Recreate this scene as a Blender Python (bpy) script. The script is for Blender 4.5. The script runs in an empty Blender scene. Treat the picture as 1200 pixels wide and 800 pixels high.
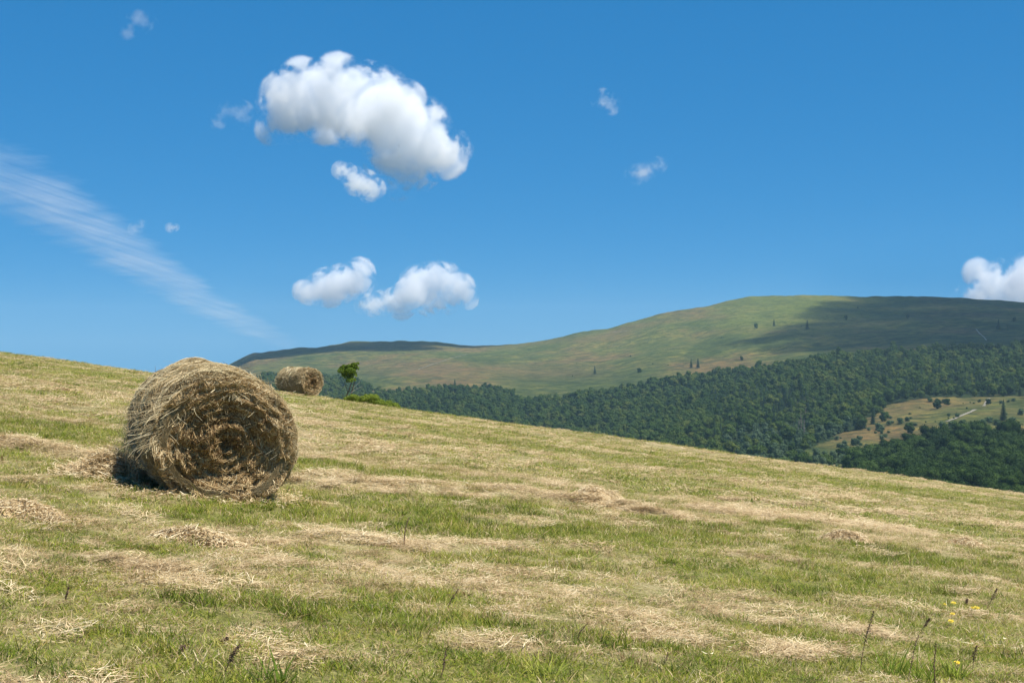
import bpy, math, random
import numpy as np
from mathutils import Vector, Matrix

random.seed(7)
RG = np.random.default_rng(11)
PI = math.pi
F = 1667.0            # focal length in pixels of a 1200 px wide frame
SC = bpy.context.scene
COL = SC.collection

# ------------------------------------------------------------------ noise
def _hash(ix, iy, s):
    n = (ix.astype(np.int64) * 374761393 + iy.astype(np.int64) * 668265263 + s * 982451653) & 0x7fffffff
    n = ((n ^ (n >> 13)) * 1274126177) & 0x7fffffff
    n = (n ^ (n >> 16)) & 0xffff
    return n / 65535.0

def vnoise(x, y, s=0):
    x = np.asarray(x, float); y = np.asarray(y, float)
    ix = np.floor(x); iy = np.floor(y)
    fx = x - ix; fy = y - iy
    fx = fx * fx * (3 - 2 * fx); fy = fy * fy * (3 - 2 * fy)
    a = _hash(ix, iy, s); b = _hash(ix + 1, iy, s)
    c = _hash(ix, iy + 1, s); d = _hash(ix + 1, iy + 1, s)
    return (a * (1 - fx) + b * fx) * (1 - fy) + (c * (1 - fx) + d * fx) * fy

def fbm(x, y, s=0, o=4):
    t = 0; a = 1; n = 0
    for i in range(o):
        t = t + a * vnoise(x * 2 ** i + 17.3 * i, y * 2 ** i - 9.1 * i, s + i); n += a; a *= .55
    return t / n

def sstep(a, b, x):
    t = np.clip((x - a) / (b - a), 0, 1)
    return t * t * (3 - 2 * t)

# ------------------------------------------------------------------ the field
def field0(x, y):
    """smooth hay meadow: falls to the right, bends over a crest about 80 m away"""
    return -1.6 - .138 * x - .0198 * y - .00025 * y * y

def to_ground(px, py):
    u = (px - 600) / F; v = (py - 400) / F
    A = v - .0198 - .138 * u            # 1.6/d + .00025 d = A
    disc = A * A - 4 * .00025 * 1.6
    d = (A - math.sqrt(max(disc, 0))) / (2 * .00025)
    return u * d, d

def seg_dist(x, y, pts):
    best = np.full(np.shape(x), 1e9)
    for (ax, ay), (bx, by) in zip(pts[:-1], pts[1:]):
        dx, dy = bx - ax, by - ay
        t = np.clip(((x - ax) * dx + (y - ay) * dy) / (dx * dx + dy * dy + 1e-9), 0, 1)
        best = np.minimum(best, np.hypot(x - ax - t * dx, y - ay - t * dy))
    return best

G = to_ground
WIND = [  # pixel tracks of raked hay, half width in m, height
    ([(-90, 514), (0, 523), (60, 532), (130, 545), (190, 556)], .42, .09),
    ([(340, 567), (430, 571), (520, 575), (620, 583), (700, 591), (750, 600)], .50, .10),
    ([(560, 757), (620, 764), (700, 772), (760, 770)], .17, .03),
    ([(330, 762), (420, 772)], .12, .02),
    ([(1110, 758), (1160, 763), (1260, 770)], .20, .03),
    ([(575, 611), (620, 614)], .14, .04),
    ([(985, 735), (1050, 745)], .15, .02),
    ([(120, 655), (170, 662), (200, 680)], .22, .03),
    ([(850, 652), (900, 655)], .25, .04),
    ([(830, 600), (920, 607), (1060, 622)], .45, .04),
    ([(380, 628), (470, 640), (590, 640)], .18, .03),
    ([(840, 770), (930, 762)], .15, .02),
    ([(860, 585), (950, 592), (1090, 606), (1240, 624)], .4, .03),
]
WIND = [([G(*p) for p in pts], w, h) for pts, w, h in WIND]
GREEN = [
    ([(-60, 572), (60, 588), (160, 600), (250, 606), (330, 598), (450, 602), (560, 606)], .45),
    ([(650, 626), (740, 630), (840, 628)], .35),
    ([(-60, 497), (40, 503), (110, 506)], .9),
    ([(250, 800), (360, 800), (480, 792), (640, 785), (730, 782)], .28),
    ([(880, 650), (1000, 655), (1140, 650)], .45),
    ([(860, 612), (960, 618)], .35),
    ([(120, 652), (230, 640)], .2),
    ([(1040, 790), (1110, 770), (1200, 745)], .25),
    ([(840, 690), (900, 695), (1040, 690)], .3),
    ([(420, 700), (560, 700)], .2),
    ([(350, 450), (480, 480)], 2.0),
    ([(820, 545), (1240, 598)], 2.5),
    ([(100, 425), (200, 438)], 6.0),
]
GREEN = [([G(*p) for p in pts], w) for pts, w in GREEN]
HEAPS = [  # px, py, radius x, radius y, height
    (993, 634, .38, .30, .15), (1132, 640, .34, .3, .11), (700, 589, .42, .32, .17),
    (22, 604, .45, .25, .10), (232, 632, .40, .22, .09), (690, 593, .3, .3, .08)]
BX, BY = -3.12, 14.35          # middle of the large bale

def dry(x, y):
    rx = x * .99 + y * .14; ry = y * .99 - x * .14
    dist = np.hypot(x, y)
    n1 = fbm(rx / 2.6, ry / .62, 3, 4)
    n2 = fbm(rx / 9.0, ry / 2.2, 9, 3)
    n3 = fbm(rx / .5, ry / .28, 21, 3)
    w = sstep(14, 40, dist)
    n = n1 * (.50 - .27 * w) + n2 * (.2 + .4 * w) + n3 * .30 
    d = (n - .5) * 2.3 + .25 - .10 * sstep(22, 60, dist)
    wob = (fbm(x / .7, y / .5, 31, 3) - .5)
    for pts, hw in GREEN:
        dd = seg_dist(x, y, pts) / hw + wob * 3.0
        d = d - .26 * (1 - sstep(.5, 1.5, dd))
    for pts, hw, h in WIND:
        dd = seg_dist(x, y, pts) / hw + wob * 2.4
        d = d + .66 * (1 - sstep(.5, 1.4, dd))
    d = d + (fbm(x / .30, y / .26, 61, 3) - .5) * .9
    return .13 + .87 * np.clip(d, 0, 1)

def windrow(x, y):
    wob = (fbm(x / .5, y / .4, 31, 3) - .5)
    m = np.zeros(np.shape(x))
    for pts, hw, h in WIND:
        if h < .025: continue
        dd = seg_dist(x, y, pts) / hw + wob * 1.7
        m = np.maximum(m, h * (1 - sstep(.1, 1.3, dd)))
    return m

def field(x, y):
    x = np.asarray(x, float); y = np.asarray(y, float)
    r = np.hypot(x, y)
    z = field0(x, y)
    z = z + (fbm(x / 1.3, y / 1.0, 41, 3) - .5) * .07
    z = z + (fbm(x / 7., y / 5., 45, 3) - .5) * .22 * sstep(10, 40, r) + (fbm(x / 14., y / 9., 47, 2) - .5) * .5 * sstep(30, 90, r)
    z = z + windrow(x, y) * (.75 + .45 * vnoise(x / .3, y / .26, 5))
    return z

def fz(x, y):
    return float(field(np.array([x]), np.array([y]))[0])

# ------------------------------------------------------------------ far land: profiles (radius, pixel height or metres below)
# each column: px -> list of (r, py)   py = where that ground point appears in the photograph
COLS = [
    (-400, [(500, 640), (1000, 560), (1600, 520), (2200, 490), (2900, 470)]),
    (100, [(500, 620), (1000, 540), (1500, 500), (1800, 485), (2300, 470), (2900, 462)]),
    (200, [(500, 620), (1000, 530), (1500, 480), (1800, 466), (2300, 456), (2900, 450)]),
    (262, [(500, 620), (1000, 530), (1500, 474), (1800, 458), (2300, 444), (2900, 430)]),
    (300, [(500, 620), (1000, 530), (1500, 468), (1700, 452), (2000, 440), (2400, 427), (2900, 414)]),
    (370, [(500, 620), (1000, 540), (1500, 474), (1700, 455), (2000, 441), (2400, 425), (2900, 406)]),
    (430, [(500, 630), (1000, 545), (1400, 488), (1650, 463), (2000, 443), (2400, 424), (2900, 399)]),
    (500, [(500, 640), (1000, 545), (1350, 492), (1650, 462), (2000, 441), (2400, 421), (2900, 400)]),
    (560, [(500, 640), (1000, 550), (1300, 500), (1650, 462), (2000, 441), (2400, 423), (2900, 405)]),
    (620, [(500, 640), (1000, 550), (1300, 504), (1650, 466), (2000, 445), (2400, 424), (2900, 402)]),
    (700, [(500, 650), (1000, 548), (1300, 502), (1650, 462), (2000, 440), (2400, 414), (2900, 386)]),
    (800, [(450, 660), (900, 545), (1250, 495), (1650, 448), (2000, 422), (2400, 393), (2900, 363)]),
    (880, [(420, 660), (850, 543), (1200, 490), (1650, 436), (2000, 410), (2400, 377), (2900, 347)]),
    (940, [(420, 660), (800, 548), (1150, 498), (1600, 430), (1950, 405), (2400, 373), (2900, 345)]),
    (1020, [(400, 660), (750, 558), (1050, 500), (1300, 468), (1700, 418), (2000, 396), (2400, 371), (2900, 348)]),
    (1080, [(400, 670), (700, 566), (950, 512), (1250, 466), (1700, 414), (2000, 392), (2400, 368), (2900, 347)]),
    (1130, [(400, 675), (650, 572), (900, 515), (1250, 463), (1700, 411), (2000, 390), (2400, 367), (2900, 348)]),
    (1200, [(400, 680), (620, 582), (900, 513), (1250, 461), (1700, 408), (2000, 388), (2400, 368), (2900, 354)]),
    (1600, [(400, 700), (620, 610), (900, 530), (1250, 470), (1700, 415), (2000, 398), (2400, 380), (2900, 372)]),
]
RK = np.array([125, 250, 400, 500, 620, 700, 800, 900, 1000, 1150, 1300, 1450, 1600, 1750, 1900, 2050, 2200, 2400, 2650, 2900])
CPX = np.array([c[0] for c in COLS], float)
CPHI = np.arctan((CPX - 600) / F)
TAB = np.zeros((len(COLS), len(RK)))
for i, (px, prof) in enumerate(COLS):
    ph = CPHI[i]
    rr = [125.0] + [p[0] for p in prof]
    zz = [float(field0(125 * math.sin(ph), 125 * math.cos(ph)))] + [(400 - p[1]) / F * p[0] * math.cos(ph) for p in prof]
    TAB[i] = np.interp(RK, rr, zz)

def far(phi, r):
    """terrain height at azimuth phi (0 = straight ahead, right positive) and radius r"""
    phi = np.asarray(phi, float); r = np.asarray(r, float)
    p = np.clip(phi, CPHI[0], CPHI[-1] - 1e-6)
    rc = np.clip(r, RK[0], RK[-1] - .01)
    i = np.clip(np.searchsorted(CPHI, p, side='right') - 1, 0, len(CPHI) - 2)
    t = (p - CPHI[i]) / (CPHI[i + 1] - CPHI[i]); t = t * t * (3 - 2 * t) * .6 + t * .4
    j = np.clip(np.searchsorted(RK, rc, side='right') - 1, 0, len(RK) - 2)
    s = (rc - RK[j]) / (RK[j + 1] - RK[j])
    z = (TAB[i, j] * (1 - t) + TAB[i + 1, j] * t) * (1 - s) + (TAB[i, j + 1] * (1 - t) + TAB[i + 1, j + 1] * t) * s
    x = r * np.sin(phi); y = r * np.cos(phi)
    amp = sstep(500, 1500, r) * (1 - .75 * sstep(2500, 2900, r))
    z = z + (fbm(x / 260., y / 260., 71, 4) - .5) * 16 * amp + (fbm(x / 60., y / 60., 75, 3) - .5) * 4 * sstep(400, 900, r) * (1 - .6 * sstep(2500, 2900, r))
    z = z + (fbm(x / 40., np.zeros_like(x), 93, 4) - .5) * 7.0 * sstep(2500, 2880, r)
    # beyond the ridge the land falls away again
    z = z - sstep(2890, 3900, r) * 190
    return np.maximum(z, -172)

def far_xy(x, y):
    return far(np.arctan2(x, y), np.hypot(x, y))

def far_hit(px, py):
    """where the line of sight through a photo pixel meets the far land"""
    phi = math.atan((px - 600) / F); 
    r = np.linspace(420, 2895, 2400)
    z = far(np.full_like(r, phi), r)
    yy = 400 - F * z / (r * math.cos(phi))
    k = np.where(yy <= py)[0]
    k = int(k[0]) if len(k) else len(r) - 1
    return r[k] * math.sin(phi), r[k] * math.cos(phi), float(z[k])

# ------------------------------------------------------------------ helpers
def mesh_np(name, V, Q, mat=None, attrs=None, tri=False, smooth=False, mats=None, matidx=None):
    k = 3 if tri else 4
    V = np.ascontiguousarray(V, dtype=np.float32).reshape(-1, 3); Q = np.ascontiguousarray(Q, dtype=np.int32).reshape(-1, k)
    me = bpy.data.meshes.new(name)
    me.vertices.add(len(V)); me.vertices.foreach_set('co', V.ravel())
    me.loops.add(Q.size); me.loops.foreach_set('vertex_index', Q.ravel())
    me.polygons.add(len(Q)); me.polygons.foreach_set('loop_start', np.arange(0, Q.size, k, dtype=np.int32))
    me.polygons.foreach_set('loop_total', np.full(len(Q), k, dtype=np.int32))
    me.update(calc_edges=True)
    if smooth: me.polygons.foreach_set('use_smooth', np.ones(len(Q), bool))
    for n, a in (attrs or {}).items():
        a = np.asarray(a, dtype=np.float32)
        if a.ndim == 1:
            me.attributes.new(n, 'FLOAT', 'POINT').data.foreach_set('value', a)
        else:
            me.attributes.new(n, 'FLOAT_VECTOR', 'POINT').data.foreach_set('vector', a.ravel())
    if mat: me.materials.append(mat)
    return me

def obj(name, me, parent=None, loc=None):
    o = bpy.data.objects.new(name, me); COL.objects.link(o)
    if parent: o.parent = parent
    if loc is not None: o.location = loc
    return o

def tag(o, label=None, cat=None, group=None, kind=None):
    if label: o['label'] = label
    if cat: o['category'] = cat
    if group: o['group'] = group
    if kind: o['kind'] = kind
    return o

def empty(name, loc, rz=0):
    o = bpy.data.objects.new(name, None); COL.objects.link(o)
    o.location = loc; o.rotation_euler = (0, 0, rz); o.empty_display_size = .2
    return o

def ribbons(P, W, rnd, extra=None):
    """P (N,S,3) centre lines, W (N,S,3) half width vectors -> verts, quads, attrs"""
    N, S, _ = P.shape
    V = np.stack([P - W, P + W], axis=2).reshape(N, S * 2, 3)
    b = np.arange(S - 1) * 2
    q = np.stack([b, b + 1, b + 3, b + 2], axis=1)
    Q = (q[None] + (np.arange(N) * S * 2)[:, None, None]).reshape(-1, 4)
    r = np.repeat(rnd, S * 2)
    t = np.tile(np.repeat(np.linspace(0, 1, S), 2), N)
    return V.reshape(-1, 3), Q, {'r': r, 't': t}

def join_parts(parts):
    V = []; Q = []; A = {}; n = 0
    for v, q, a in parts:
        V.append(v); Q.append(q + n); n += len(v)
        for k, x in a.items(): A.setdefault(k, []).append(x)
    return np.concatenate(V), np.concatenate(Q), {k: np.concatenate(x) for k, x in A.items()}

def unit(v):
    return v / (np.linalg.norm(v, axis=-1, keepdims=True) + 1e-9)

# ------------------------------------------------------------------ node helpers
def new_mat(name):
    m = bpy.data.materials.new(name); m.use_nodes = True
    nt = m.node_tree; nt.nodes.clear()
    out = nt.nodes.new('ShaderNodeOutputMaterial')
    return m, nt, out

def N(nt, t, **kw):
    n = nt.nodes.new(t)
    for k, v in kw.items():
        if k.startswith('i_'): n.inputs[int(k[2:])].default_value = v
        else: setattr(n, k, v)
    return n

def ramp(nt, fac, stops, interp='LINEAR'):
    n = nt.nodes.new('ShaderNodeValToRGB'); cr = n.color_ramp; cr.interpolation = interp
    while len(cr.elements) < len(stops): cr.elements.new(.5)
    for e, (p, c) in zip(cr.elements, stops):
        e.position = p; e.color = (c[0], c[1], c[2], 1) if not isinstance(c, (int, float)) else (c, c, c, 1)
    if fac is not None: nt.links.new(fac, n.inputs[0])
    return n.outputs[0]

def mathn(nt, op, a, b=None, clamp=False):
    n = nt.nodes.new('ShaderNodeMath'); n.operation = op; n.use_clamp = clamp
    for i, v in enumerate((a, b)):
        if v is None: continue
        if isinstance(v, (int, float)): n.inputs[i].default_value = v
        else: nt.links.new(v, n.inputs[i])
    return n.outputs[0]

def mixc(nt, fac, a, b, mode='MIX'):
    n = nt.nodes.new('ShaderNodeMix'); n.data_type = 'RGBA'; n.blend_type = mode
    for s, v in ((n.inputs[0], fac), (n.inputs[6], a), (n.inputs[7], b)):
        if isinstance(v, (int, float)): s.default_value = v
        elif isinstance(v, tuple): s.default_value = (*v, 1)
        else: nt.links.new(v, s)
    return n.outputs[2]

def attr(nt, name, typ='GEOMETRY'):
    n = nt.nodes.new('ShaderNodeAttribute'); n.attribute_name = name; n.attribute_type = typ
    return n.outputs['Fac']

def noise(nt, scale, detail=4, rough=.55, vec=None, dim='3D'):
    n = nt.nodes.new('ShaderNodeTexNoise'); n.inputs['Scale'].default_value = scale
    n.inputs['Detail'].default_value = detail; n.inputs['Roughness'].default_value = rough
    if vec is not None: nt.links.new(vec, n.inputs['Vector'])
    return n.outputs['Fac']

def leafy(nt, out, color, trans=.3, rough=.6, spec=.2):
    p = N(nt, 'ShaderNodeBsdfPrincipled'); nt.links.new(color, p.inputs['Base Color'])
    p.inputs['Roughness'].default_value = rough; p.inputs['Specular IOR Level'].default_value = spec
    tr = N(nt, 'ShaderNodeBsdfTranslucent'); nt.links.new(color, tr.inputs[0])
    mx = N(nt, 'ShaderNodeMixShader', i_0=trans)
    nt.links.new(p.outputs[0], mx.inputs[1]); nt.links.new(tr.outputs[0], mx.inputs[2])
    nt.links.new(mx.outputs[0], out.inputs[0])

STRAW = [(0, (.13, .075, .032)), (.15, (.29, .185, .085)), (.32, (.48, .34, .18)), (.55, (.62, .475, .265)), (.78, (.73, .59, .36)), (1, (.86, .76, .52))]
HAYGREY = [(0, (.09, .058, .026)), (.2, (.20, .145, .075)), (.45, (.34, .27, .155)), (.7, (.44, .37, .225)), (.85, (.36, .35, .20)), (1, (.62, .55, .38))]
GREENS = [(0, (.025, .048, .006)), (.2, (.075, .120, .010)), (.45, (.175, .235, .018)), (.7, (.34, .35, .040)), (.86, (.40, .29, .09)), (1, (.60, .55, .17))]

def grass_mat(name, greens=GREENS, bias=0.0):
    m, nt, out = new_mat(name)
    r = attr(nt, 'r'); d = attr(nt, 'dry', 'INSTANCER'); rr = attr(nt, 'rnd', 'INSTANCER')
    r2 = mathn(nt, 'FRACT', mathn(nt, 'MULTIPLY', r, 13.37))
    g = ramp(nt, mathn(nt, 'ADD', mathn(nt, 'MULTIPLY', r2, .55), mathn(nt, 'MULTIPLY', rr, .45)), greens)
    s = ramp(nt, mathn(nt, 'ADD', mathn(nt, 'MULTIPLY', r2, .75), mathn(nt, 'MULTIPLY', rr, .25)), STRAW)
    k = mathn(nt, 'MULTIPLY', mathn(nt, 'ADD', mathn(nt, 'SUBTRACT', d, r), .12 + bias), 4.0, True)
    leafy(nt, out, mixc(nt, k, g, s), .30)
    return m

def hay_mat(name, stops=HAYGREY, inst=False, dark=1.0):
    m, nt, out = new_mat(name)
    r = attr(nt, 'r')
    v = r
    if inst:
        rr = attr(nt, 'rnd', 'INSTANCER'); v = mathn(nt, 'ADD', mathn(nt, 'MULTIPLY', r, .75), mathn(nt, 'MULTIPLY', rr, .25))
    c = ramp(nt, v, stops)
    leafy(nt, out, c, .12, .65, .25)
    return m

M_grass = grass_mat('grass_blades')
M_hay = hay_mat('loose_hay_strands', STRAW, inst=True)
M_hayheap = hay_mat('heap_hay_strands', STRAW)
M_roll = hay_mat('bale_hay', [(0, (.12, .078, .034)), (.14, (.28, .195, .095)), (.4, (.49, .375, .205)), (.7, (.64, .52, .31)), (.85, (.53, .46, .26)), (1, (.78, .68, .46))])
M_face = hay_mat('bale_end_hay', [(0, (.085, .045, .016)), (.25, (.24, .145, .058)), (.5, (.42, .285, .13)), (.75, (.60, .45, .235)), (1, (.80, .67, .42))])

def ground_mat():
    m, nt, out = new_mat('meadow_ground')
    p = N(nt, 'ShaderNodeBsdfPrincipled'); p.inputs['Roughness'].default_value = .9; p.inputs['Specular IOR Level'].default_value = .1
    geo = N(nt, 'ShaderNodeNewGeometry')
    d = attr(nt, 'dry')
    n1 = noise(nt, 22, 5, .7, geo.outputs['Position']); n2 = noise(nt, 3.1, 4, .6, geo.outputs['Position'])
    g = ramp(nt, n1, [(.3, (.05, .055, .012)), (.5, (.13, .14, .028)), (.7, (.27, .235, .08))])
    s = ramp(nt, n1, [(.3, (.17, .12, .06)), (.5, (.38, .30, .17)), (.7, (.55, .46, .29))])
    k = mathn(nt, 'ADD', d, mathn(nt, 'MULTIPLY', mathn(nt, 'SUBTRACT', n2, .5), 1.1), True)
    nt.links.new(mixc(nt, k, g, s), p.inputs['Base Color'])
    b = N(nt, 'ShaderNodeBump'); b.inputs['Strength'].default_value = .6; b.inputs['Distance'].default_value = .04
    nt.links.new(n1, b.inputs['Height']); nt.links.new(b.outputs[0], p.inputs['Normal'])
    nt.links.new(p.outputs[0], out.inputs[0])
    return m

# ------------------------------------------------------------------ meadow sheet
def polar_sheet(name, rs, phis, zf, mat, attrf=None):
    R, P = np.meshgrid(rs, phis, indexing='ij')
    X = R * np.sin(P); Y = R * np.cos(P); Z = zf(X, Y)
    V = np.stack([X, Y, Z], -1).reshape(-1, 3)
    nr, npn = R.shape
    i = np.arange(nr - 1)[:, None]; j = np.arange(npn)[None]
    j2 = (j + 1) % npn
    Q = np.stack([(i * npn + j), (i * npn + j2), ((i + 1) * npn + j2), ((i + 1) * npn + j)], -1)
    Q = Q.reshape(-1, 4)[:, ::-1]
    at = attrf(X.ravel(), Y.ravel()) if attrf else None
    me = mesh_np(name, V, Q, mat, at, smooth=True)
    return obj(name, me)

phis = np.concatenate([np.linspace(-.50, .50, 520), np.linspace(.53, 2 * PI - .53, 90)])
rs = np.concatenate([[.05, 1, 2, 3, 3.6], np.geomspace(4, 125, 420)])
meadow = polar_sheet('meadow', rs, phis, field, ground_mat(), lambda x, y: {'dry': dry(x, y)})
tag(meadow, kind='structure')

# ------------------------------------------------------------------ far land
def hills_mat():
    m, nt, out = new_mat('hill_grassland')
    p = N(nt, 'ShaderNodeBsdfPrincipled'); p.inputs['Roughness'].default_value = .95; p.inputs['Specular IOR Level'].default_value = .05
    geo = N(nt, 'ShaderNodeNewGeometry')
    mp = N(nt, 'ShaderNodeMapping'); mp.inputs['Scale'].default_value = (1, .45, 2.2); mp.inputs['Rotation'].default_value = (0, 0, .12)
    nt.links.new(geo.outputs['Position'], mp.inputs[0])
    n1 = noise(nt, .0065, 6, .62, mp.outputs[0]); n2 = noise(nt, .05, 5, .65, geo.outputs['Position']); n3 = noise(nt, .0028, 3, .5, mp.outputs[0])
    a = ramp(nt, n1, [(.30, (.042, .064, .022)), (.42, (.062, .086, .028)), (.52, (.10, .108, .040)), (.62, (.135, .10, .052)), (.72, (.088, .098, .036))])
    c = ramp(nt, n2, [(.34, (.42, .5, .45)), (.50, (.95, .95, .95)), (.66, (1.7, 1.5, 1.2))])
    col = mixc(nt, 1.0, a, c, 'MULTIPLY')
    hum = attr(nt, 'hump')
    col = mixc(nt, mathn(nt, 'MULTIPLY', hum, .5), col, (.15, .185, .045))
    brown = attr(nt, 'brown')
    col = mixc(nt, mathn(nt, 'MULTIPLY', brown, mathn(nt, 'MULTIPLY', n2, 1.3)), col, (.15, .108, .055))
    # heather and crowberry scrub: small dark specks
    n4 = noise(nt, .11, 3, .6, geo.outputs['Position'])
    col = mixc(nt, mathn(nt, 'MULTIPLY', ramp(nt, n4, [(.54, 0.), (.63, 1.)]), .6), col, (.028, .046, .018))
    n5 = noise(nt, .022, 5, .7, mp.outputs[0])
    col = mixc(nt, mathn(nt, 'MULTIPLY', ramp(nt, n5, [(.50, 0.), (.66, 1.)]), .35), col, (.045, .066, .022))
    bp = N(nt, 'ShaderNodeBump'); bp.inputs['Strength'].default_value = .8; bp.inputs['Distance'].default_value = 6.0
    nt.links.new(n2, bp.inputs['Height']); nt.links.new(bp.outputs[0], p.inputs['Normal'])
    col = mixc(nt, 1.0, col, (.96, .90, .76), 'MULTIPLY')
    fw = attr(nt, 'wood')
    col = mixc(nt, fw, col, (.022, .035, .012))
    nt.links.new(col, p.inputs['Base Color'])
    nt.links.new(p.outputs[0], out.inputs[0])
    return m

# woods in photo coordinates of the ground point
FOREST_TOP = [(-100, 466), (200, 462), (290, 452), (310, 443), (330, 443), (395, 446), (440, 460), (470, 464), (520, 461), (560, 459), (600, 461), (606, 472), (650, 470), (700, 464), (760, 452), (800, 446), (850, 440), (900, 434), (960, 424), (1020, 417), (1080, 414), (1130, 412), (1200, 411), (1400, 412)]
ft = np.array(FOREST_TOP, float)
CLEAR = [(958, 520), (985, 508), (1010, 502), (1018, 492), (1035, 478), (1060, 470), (1100, 466), (1150, 463), (1200, 464), (1340, 468), (1340, 512), (1200, 516), (1130, 517), (1085, 523), (1050, 534), (1015, 538), (990, 530), (975, 540), (940, 535)]
def in_poly(x, y, poly):
    inside = np.zeros(np.shape(x), bool); n = len(poly)
    for i in range(n):
        x1, y1 = poly[i]; x2, y2 = poly[(i + 1) % n]
        c = ((y1 > y) != (y2 > y)) & (x < (x2 - x1) * (y - y1) / (y2 - y1 + 1e-9) + x1)
        inside ^= c
    return inside
def proj(x, y, z):
    return 600 + F * x / y, 400 - F * z / y

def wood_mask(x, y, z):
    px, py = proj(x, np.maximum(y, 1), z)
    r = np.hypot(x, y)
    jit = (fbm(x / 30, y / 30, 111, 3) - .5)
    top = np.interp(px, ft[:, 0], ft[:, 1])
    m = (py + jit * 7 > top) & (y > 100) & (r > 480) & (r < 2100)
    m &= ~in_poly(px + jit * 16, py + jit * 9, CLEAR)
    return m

def hump_brown(x, y):
    z = far_xy(x, y); px, py = proj(x, np.maximum(y, 1), z)
    ok = (y > 800) & (z > -172)
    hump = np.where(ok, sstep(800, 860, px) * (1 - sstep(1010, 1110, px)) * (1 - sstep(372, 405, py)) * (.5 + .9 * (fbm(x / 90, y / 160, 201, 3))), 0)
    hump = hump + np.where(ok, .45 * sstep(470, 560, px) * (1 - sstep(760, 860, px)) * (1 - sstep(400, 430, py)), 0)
    jj = (fbm(x / 50, y / 50, 203, 3) - .5)
    brown = np.where(ok, in_poly(px + jj * 20, py + jj * 10, CLEAR) * sstep(.40, .60, fbm(x / 35, y / 60, 207, 3)) * .5, 0) \
        + np.where(ok, np.exp(-((py - (434 + .015 * (px - 500))) / 9) ** 2) * sstep(380, 470, px) * (1 - sstep(640, 760, px)) * .75, 0) \
        + np.where(ok, np.exp(-((py - (np.interp(px, [430, 560, 700, 800], [404, 409, 394, 371])) ) / 3.5) ** 2) * .5 * (px > 400) * (px < 850), 0)
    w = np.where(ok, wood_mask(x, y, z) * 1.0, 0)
    return {'hump': np.clip(hump, 0, 1), 'brown': np.clip(brown, 0, 1), 'wood': w}

phis2 = np.concatenate([np.linspace(-.42, .42, 520), np.linspace(.47, 2 * PI - .47, 50)])
rs2 = np.concatenate([np.linspace(124.5, 480, 30), np.linspace(490, 2905, 330), np.linspace(2930, 5000, 24)])
def zfar(X, Y):
    Z = far_xy(X, Y)
    r = np.hypot(X, Y)
    w = 1 - sstep(125, 170, r)
    return Z * (1 - w) + (field(X, Y) - .25) * w
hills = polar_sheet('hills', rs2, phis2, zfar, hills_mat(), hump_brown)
tag(hills, kind='structure')

# ------------------------------------------------------------------ scattering through geometry nodes (uncountable growth only)
def scatter(name, pts, rot, scl, kind, sources, extra, mat=None):
    me = bpy.data.meshes.new(name)
    me.vertices.add(len(pts)); me.vertices.foreach_set('co', np.asarray(pts, np.float32).ravel())
    def fa(n, a, t='FLOAT', f='value'):
        me.attributes.new(n, t, 'POINT').data.foreach_set(f, np.asarray(a, np.int32 if t == 'INT' else np.float32).ravel())
    fa('rot', rot, 'FLOAT_VECTOR', 'vector'); fa('scl', scl, 'FLOAT_VECTOR', 'vector'); fa('knd', kind, 'INT')
    for k, v in extra.items(): fa(k, v)
    o = obj(name, me)
    ng = bpy.data.node_groups.new(name, 'GeometryNodeTree')
    ng.interface.new_socket('Geometry', in_out='INPUT', socket_type='NodeSocketGeometry')
    ng.interface.new_socket('Geometry', in_out='OUTPUT', socket_type='NodeSocketGeometry')
    gi = ng.nodes.new('NodeGroupInput'); go = ng.nodes.new('NodeGroupOutput')
    j = ng.nodes.new('GeometryNodeJoinGeometry'); L = ng.links.new
    def na(n, t):
        a = ng.nodes.new('GeometryNodeInputNamedAttribute'); a.data_type = t; a.inputs['Name'].default_value = n
        return a.outputs[0]
    for i, src in enumerate(sources):
        oi = ng.nodes.new('GeometryNodeObjectInfo'); oi.inputs['Object'].default_value = src
        ip = ng.nodes.new('GeometryNodeInstanceOnPoints')
        cmp = ng.nodes.new('FunctionNodeCompare'); cmp.data_type = 'INT'; cmp.operation = 'EQUAL'
        L(na('knd', 'INT'), cmp.inputs[2]); cmp.inputs[3].default_value = i
        L(gi.outputs[0], ip.inputs['Points']); L(cmp.outputs[0], ip.inputs['Selection'])
        L(oi.outputs['Geometry'], ip.inputs['Instance'])
        e2r = ng.nodes.new('FunctionNodeEulerToRotation'); L(na('rot', 'FLOAT_VECTOR'), e2r.inputs[0])
        L(e2r.outputs[0], ip.inputs['Rotation']); L(na('scl', 'FLOAT_VECTOR'), ip.inputs['Scale'])
        L(ip.outputs[0], j.inputs[0])
    L(j.outputs[0], go.inputs[0])
    md = o.modifiers.new('growth', 'NODES'); md.node_group = ng
    return o

def src(name, me):
    return bpy.data.objects.new(name, me)      # template only, not linked into the scene

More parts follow.
